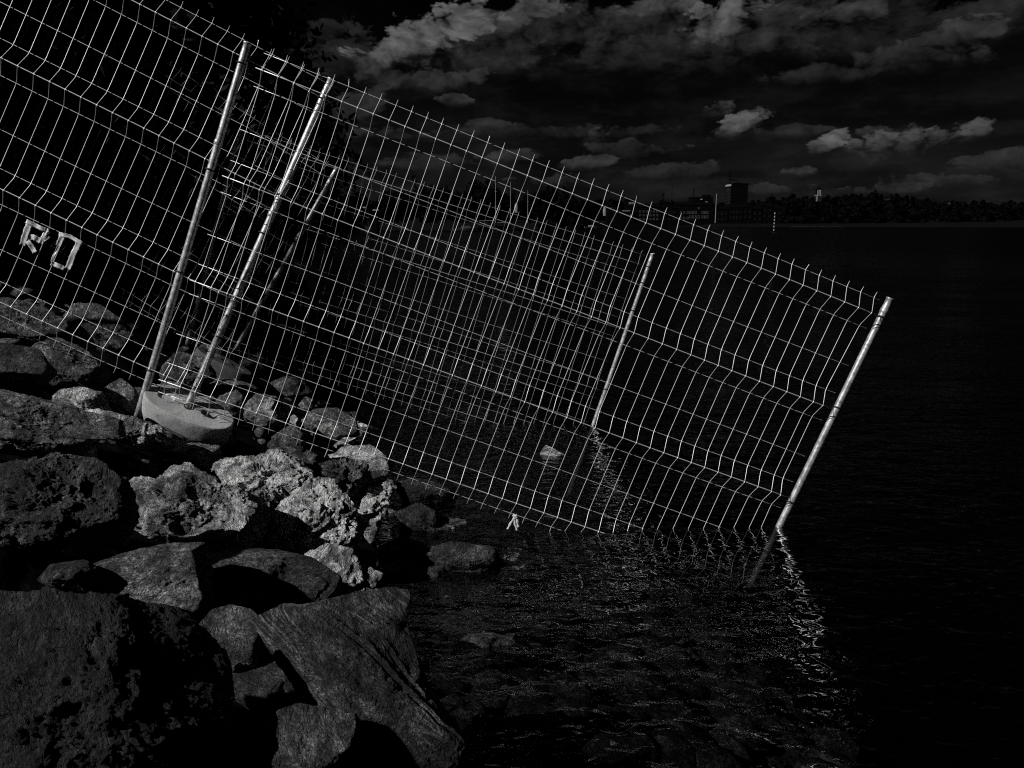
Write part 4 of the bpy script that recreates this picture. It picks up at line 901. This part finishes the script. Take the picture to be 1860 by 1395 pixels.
for dv, w in ((9, 9), (14, 5), (19, 7), (22, 4)): add_part(rt, bs, 'antenna_arm', box_vf((c0[0], 0, c0[2]+dv*s7), (w*s7, .6, .9*s7)), 'metal_dark')
v, f = tube_vf(np.array([[c0[0], 0, c0[2]+8*s7], [c0[0]+13*s7, 0, c0[2]+7*s7]]), [.45, .35], 6); add_part(rt, bs, 'crane_jib', (v, f), 'metal_dark')
c = tpos(1349, 334, 640)-bs; add_part(rt, bs, 'roof_box', box_vf((c[0]-2*s7, 3, c[2]+.8), (9*s7, 8, 3*s7)), 'wall_dark')
# church tower on the wooded hill
Yc = 760.0; sc = Yc/F; bs = tpos(1484.5, 376, Yc)+np.array([0, -60, 0]); Yc = bs[1]; sc = Yc/F; bs = tpos(1484.5, 376, Yc)
rt = empty('church_tower', bs, 'pale square church tower with a dark cap and belfry openings on the wooded hill', 'tower')
add_part(rt, bs, 'shaft', box_vf((0, 0, 9*sc), (8*sc, 8*sc, 22*sc)), 'wall_mid')
add_part(rt, bs, 'pilaster', box_vf((-3.2*sc, -4.2*sc, 10*sc), (1.7*sc, .5*sc, 19*sc)), 'white')
add_part(rt, bs, 'cornice', box_vf((0, 0, 20.3*sc), (9.2*sc, 9.2*sc, 1.2*sc)), 'white')
add_part(rt, bs, 'belfry', box_vf((0, 0, 25.5*sc), (7.2*sc, 7.2*sc, 9*sc)), 'wall_dark')
for x in (-2.4, 0.0, 2.4): add_part(rt, bs, 'belfry_pier', box_vf((x*sc, -3.7*sc, 25.4*sc), (1.25*sc, .5*sc, 8*sc)), 'white')
v = np.array([[-4.2, -4.2, 30], [4.2, -4.2, 30], [4.2, 4.2, 30], [-4.2, 4.2, 30], [0, 0, 35]])*sc; add_part(rt, bs, 'cap', (v, [(0, 1, 4), (1, 2, 4), (2, 3, 4), (3, 0, 4), (3, 2, 1, 0)]), 'roof')
# villas in the woods to the right
for k, (u, v, w, h, lab) in enumerate(((1450.5, 374, 3.5, 5, 'tiny pale villa among the trees left of the church tower'), (1470, 391, 8, 8, 'dim villa at the water below the church tower'), (1520, 393, 6, 8, 'pale villa at the water right of the church tower'), (1541, 397, 4, 5, 'small pale boathouse right of the waterside villa'), (1618, 361, 7, 3, 'pale roof high on the wooded ridge'), (1725, 369, 3, 4, 'lone pale gable high in the wood at right'), (1741, 394, 5, 5, 'upper house of the pale group at the water far right'), (1764, 405, 9, 5, 'lowest pale house of the group at the water far right'), (1768, 394, 3, 4, 'thin pale house behind the group at the water far right'), (1846, 406, 8, 4, 'pale shed at the water near the right edge'))):
    building(u-w/2, u+w/2, v-h/2, lab, name='villa', depth=7, wall='wall_mid', vb=v+h/2+1, Yd=590 if v > 370 else 640, rise=2.5, wins=[(u-w*.22, v, w*.26, h*.4), (u+w*.22, v, w*.26, h*.4)], frame='white', wmat='pale')
# quay, jetties
def quay(u0, u1, v0, v1, Yd, label, mat, name='quay', depth=8):
    a, b = tpos(u0, v0, Yd), tpos(u1, v1, Yd); o = box(name, ((a[0]+b[0])/2, Yd+depth/2, (a[2]-1.0)/2), (b[0]-a[0], depth, a[2]+1.0), M[mat]); return tag(o, label, 'quay')
quay(1060, 1424, 405, 414, 535, 'long dark quay wall in front of the town', 'wall_dark')
quay(1440, 1532, 410.6, 413, 500, 'low pale jetty below the church tower', 'wall_mid', 'jetty', 3)
quay(1640, 1845, 411.6, 413, 520, 'long low jetty along the far right shore', 'wall_mid', 'jetty', 2)
quay(850, 1050, 411, 416, 290, 'low jetty in front of the far trees on the left', 'wall_dark', 'jetty', 4)
# masts and poles on land
def pole(u, v0, v1, Yd, r0, label, name, cat, mat, arms=()):
    a, b = tpos(u, v1, Yd), tpos(u, v0, Yd); root = empty(name, a, label, cat); s = Yd/F
    v, f = tube_vf(np.array([[0, 0, 0], [0, 0, b[2]-a[2]]]), [r0, r0*.6], 8); add_part(root, a, 'pole', (v, f), mat)
    for (vv, w, hgt) in arms: add_part(root, a, 'arm', box_vf((0, 0, tpos(u, vv, Yd)[2]-a[2]), (w*s, .3, hgt*s)), mat)
pole(1299, 352, 406, 545, 0.30, 'tall pale flagpole on the quay left of the tower block', 'flagpole', 'pole', 'alu')
pole(1202.5, 350, 408, 590, 0.35, 'dark lattice mast with a bulky head above the old warehouse', 'radio_mast', 'mast', 'metal_dark', ((352, 5, 3), (356, 4, 2.5), (363, 2.5, 6)))
pole(1218.5, 334, 408, 590, 0.22, 'thin dark mast with a cross arm above the plain dark house', 'radio_mast', 'mast', 'metal_dark', ((353.5, 6, 1.0),))
# striped marker in the water
mk = at_z(1405.5, 421, 0.0); Ym = mk[1]; root = empty('marker_pole', mk, 'black and white striped marker pole standing in the water in front of the town', 'marker')
zs = [at_y(1405.5, v, Ym)[2] for v in np.linspace(422, 386, 13)]
for k in range(12):
    v, f = tube_vf(np.array([[0, 0, zs[k]+(-1.5 if k == 0 else 0)], [0, 0, zs[k+1]]]), 0.15, 10); add_part(root, mk, 'band', (v, f), 'white' if k % 2 == 1 else 'metal_dark')
# yachts and boats
def boat(u, v, Yd, L, label, mast=0.0, cabin=True, name='yacht', hullmat='wall_mid', rz=0.0, cat='boat', cabmat='white', sail=None, group=None):
    p = tpos(u, v, Yd); p = np.array([p[0], p[1], 0.0]); root = empty(name, p, label, cat, group); nx = 14; V = []; Wd = L*.3
    for i in range(nx):
        t = i/(nx-1); w = Wd*.5*max(0.02, (math.sin(math.pi*min(1, .18+t*.82)))**.6 if t > .5 else (.8+.2*t*2)); sh = L*(.10+.05*t*t)
        for (fx, fz) in ((-1, sh), (-.8, sh*.4), (-.3, -.25), (.3, -.25), (.8, sh*.4), (1, sh)): V.append((t*L-L/2, fx*w, fz))
    f = [(i*6+j, (i+1)*6+j, (i+1)*6+j+1, i*6+j+1) for i in range(nx-1) for j in range(5)]+[(i*6+5, (i+1)*6+5, (i+1)*6, i*6) for i in range(nx-1)]+[tuple(range(6)), tuple(reversed(range((nx-1)*6, nx*6)))]
    V = np.array(V); cr, sr = math.cos(rz), math.sin(rz); rot = lambda a: np.stack([a[:, 0]*cr-a[:, 1]*sr, a[:, 0]*sr+a[:, 1]*cr, a[:, 2]], 1)
    add_part(root, p, 'hull', (rot(V), f), hullmat)
    if cabin:
        v_, f_ = box_vf((-L*.04, 0, L*.15), (L*.38, Wd*.6, L*.10)); v_[:, 0] -= np.where(v_[:, 2] > L*.15, np.sign(v_[:, 0]+L*.04)*L*.04, 0); add_part(root, p, 'cabin', (rot(v_), f_), cabmat)
    if mast:
        v_, f_ = tube_vf(np.array([[L*.08, 0, L*.1], [L*.08, 0, mast]]), [.10, .06], 8); add_part(root, p, 'mast', (rot(v_), f_), 'alu')
        v_, f_ = tube_vf(np.array([[L*.08, 0, L*.26], [-L*.36, 0, L*.25]]), .09, 6); add_part(root, p, 'boom', (rot(v_), f_), 'alu')
        for e in (L*.48, -L*.48): v_, f_ = tube_vf(np.array([[L*.08, 0, mast*.98], [e, 0, L*.13]]), .018, 5); add_part(root, p, 'stay', (rot(v_), f_), 'metal_dark')
        for z in (.45, .72): add_part(root, p, 'spreader', (rot(box_vf((L*.08, 0, mast*z), (.1, Wd*.5, .08))[0]), box_vf((0, 0, 0), (1, 1, 1))[1]), 'alu')
    if sail is not None:
        h0, h1, wd = sail; v_, f_ = tube_vf(np.array([[0, 0, h0], [-.1, 0, (h0+h1)/2], [0, 0, h1]]), [wd, wd*1.25, wd*.8], 10); v_[:, 1] *= .35; add_part(root, p, 'rolled_sail', (rot(v_), f_), 'white')
zz = lambda v, Yd: at_y(930, v, Yd)[2]
boat(895, 412, 235, 11, 'yacht with the tallest bare mast in front of the biggest far tree', zz(320, 235), rz=.3, cabmat='wall_mid', group='yachts moored by the far trees')
boat(923, 412, 245, 9, 'second yacht, its thin mast just right of the tallest one', zz(330, 245), rz=.2, cabmat='wall_mid', group='yachts moored by the far trees')
boat(955, 412, 250, 8, 'third yacht from the left with a short faint mast', zz(345, 250), rz=.3, cabmat='wall_mid', group='yachts moored by the far trees')
boat(938, 410, 225, 6, 'small dinghy with a pale sail bundled upright between the yacht masts', 0, False, 'dinghy', rz=.2, sail=(zz(386, 225), zz(370, 225), .42))
boat(1098, 411, 330, 7, 'sailing dinghy with a slanted patterned white sail left of the town', 0, False, 'dinghy', rz=.1, sail=(zz(392, 330), zz(376, 330), .55))
boat(848, 411, 215, 7, 'white motor cruiser moored in front of the far trees', 0, True, 'motor_boat', 'pale', .15, cabmat='pale')
boat(1075, 410, 380, 7, 'small pale boat at the left end of the long quay', 0, True, 'motor_boat', 'pale', .1)
# boathouse with a long pale roof under the far trees
p = at_y(668, 377, 150); z0 = gz(p[0], p[1]); bs = np.array([p[0], p[1], z0]); rt = empty('boathouse', bs, 'low boathouse with a long pale flat roof edge under the far trees at left', 'boathouse'); sB = 150/F
hh = p[2]-z0
add_part(rt, bs, 'wall', box_vf((0, 1.5, hh/2-.1), (30*sB, 3, hh-.3)), 'wall_dark'); add_part(rt, bs, 'roof', box_vf((-4*sB, 1.2, hh), (26*sB, 4, .22)), 'white'); add_part(rt, bs, 'roof', box_vf((14*sB, 1.2, hh-.45), (12*sB, 4, .22)), 'white')
add_part(rt, bs, 'door', box_vf((-2*sB, -.04, hh*.4), (7*sB, .1, hh*.6)), 'wall_mid')
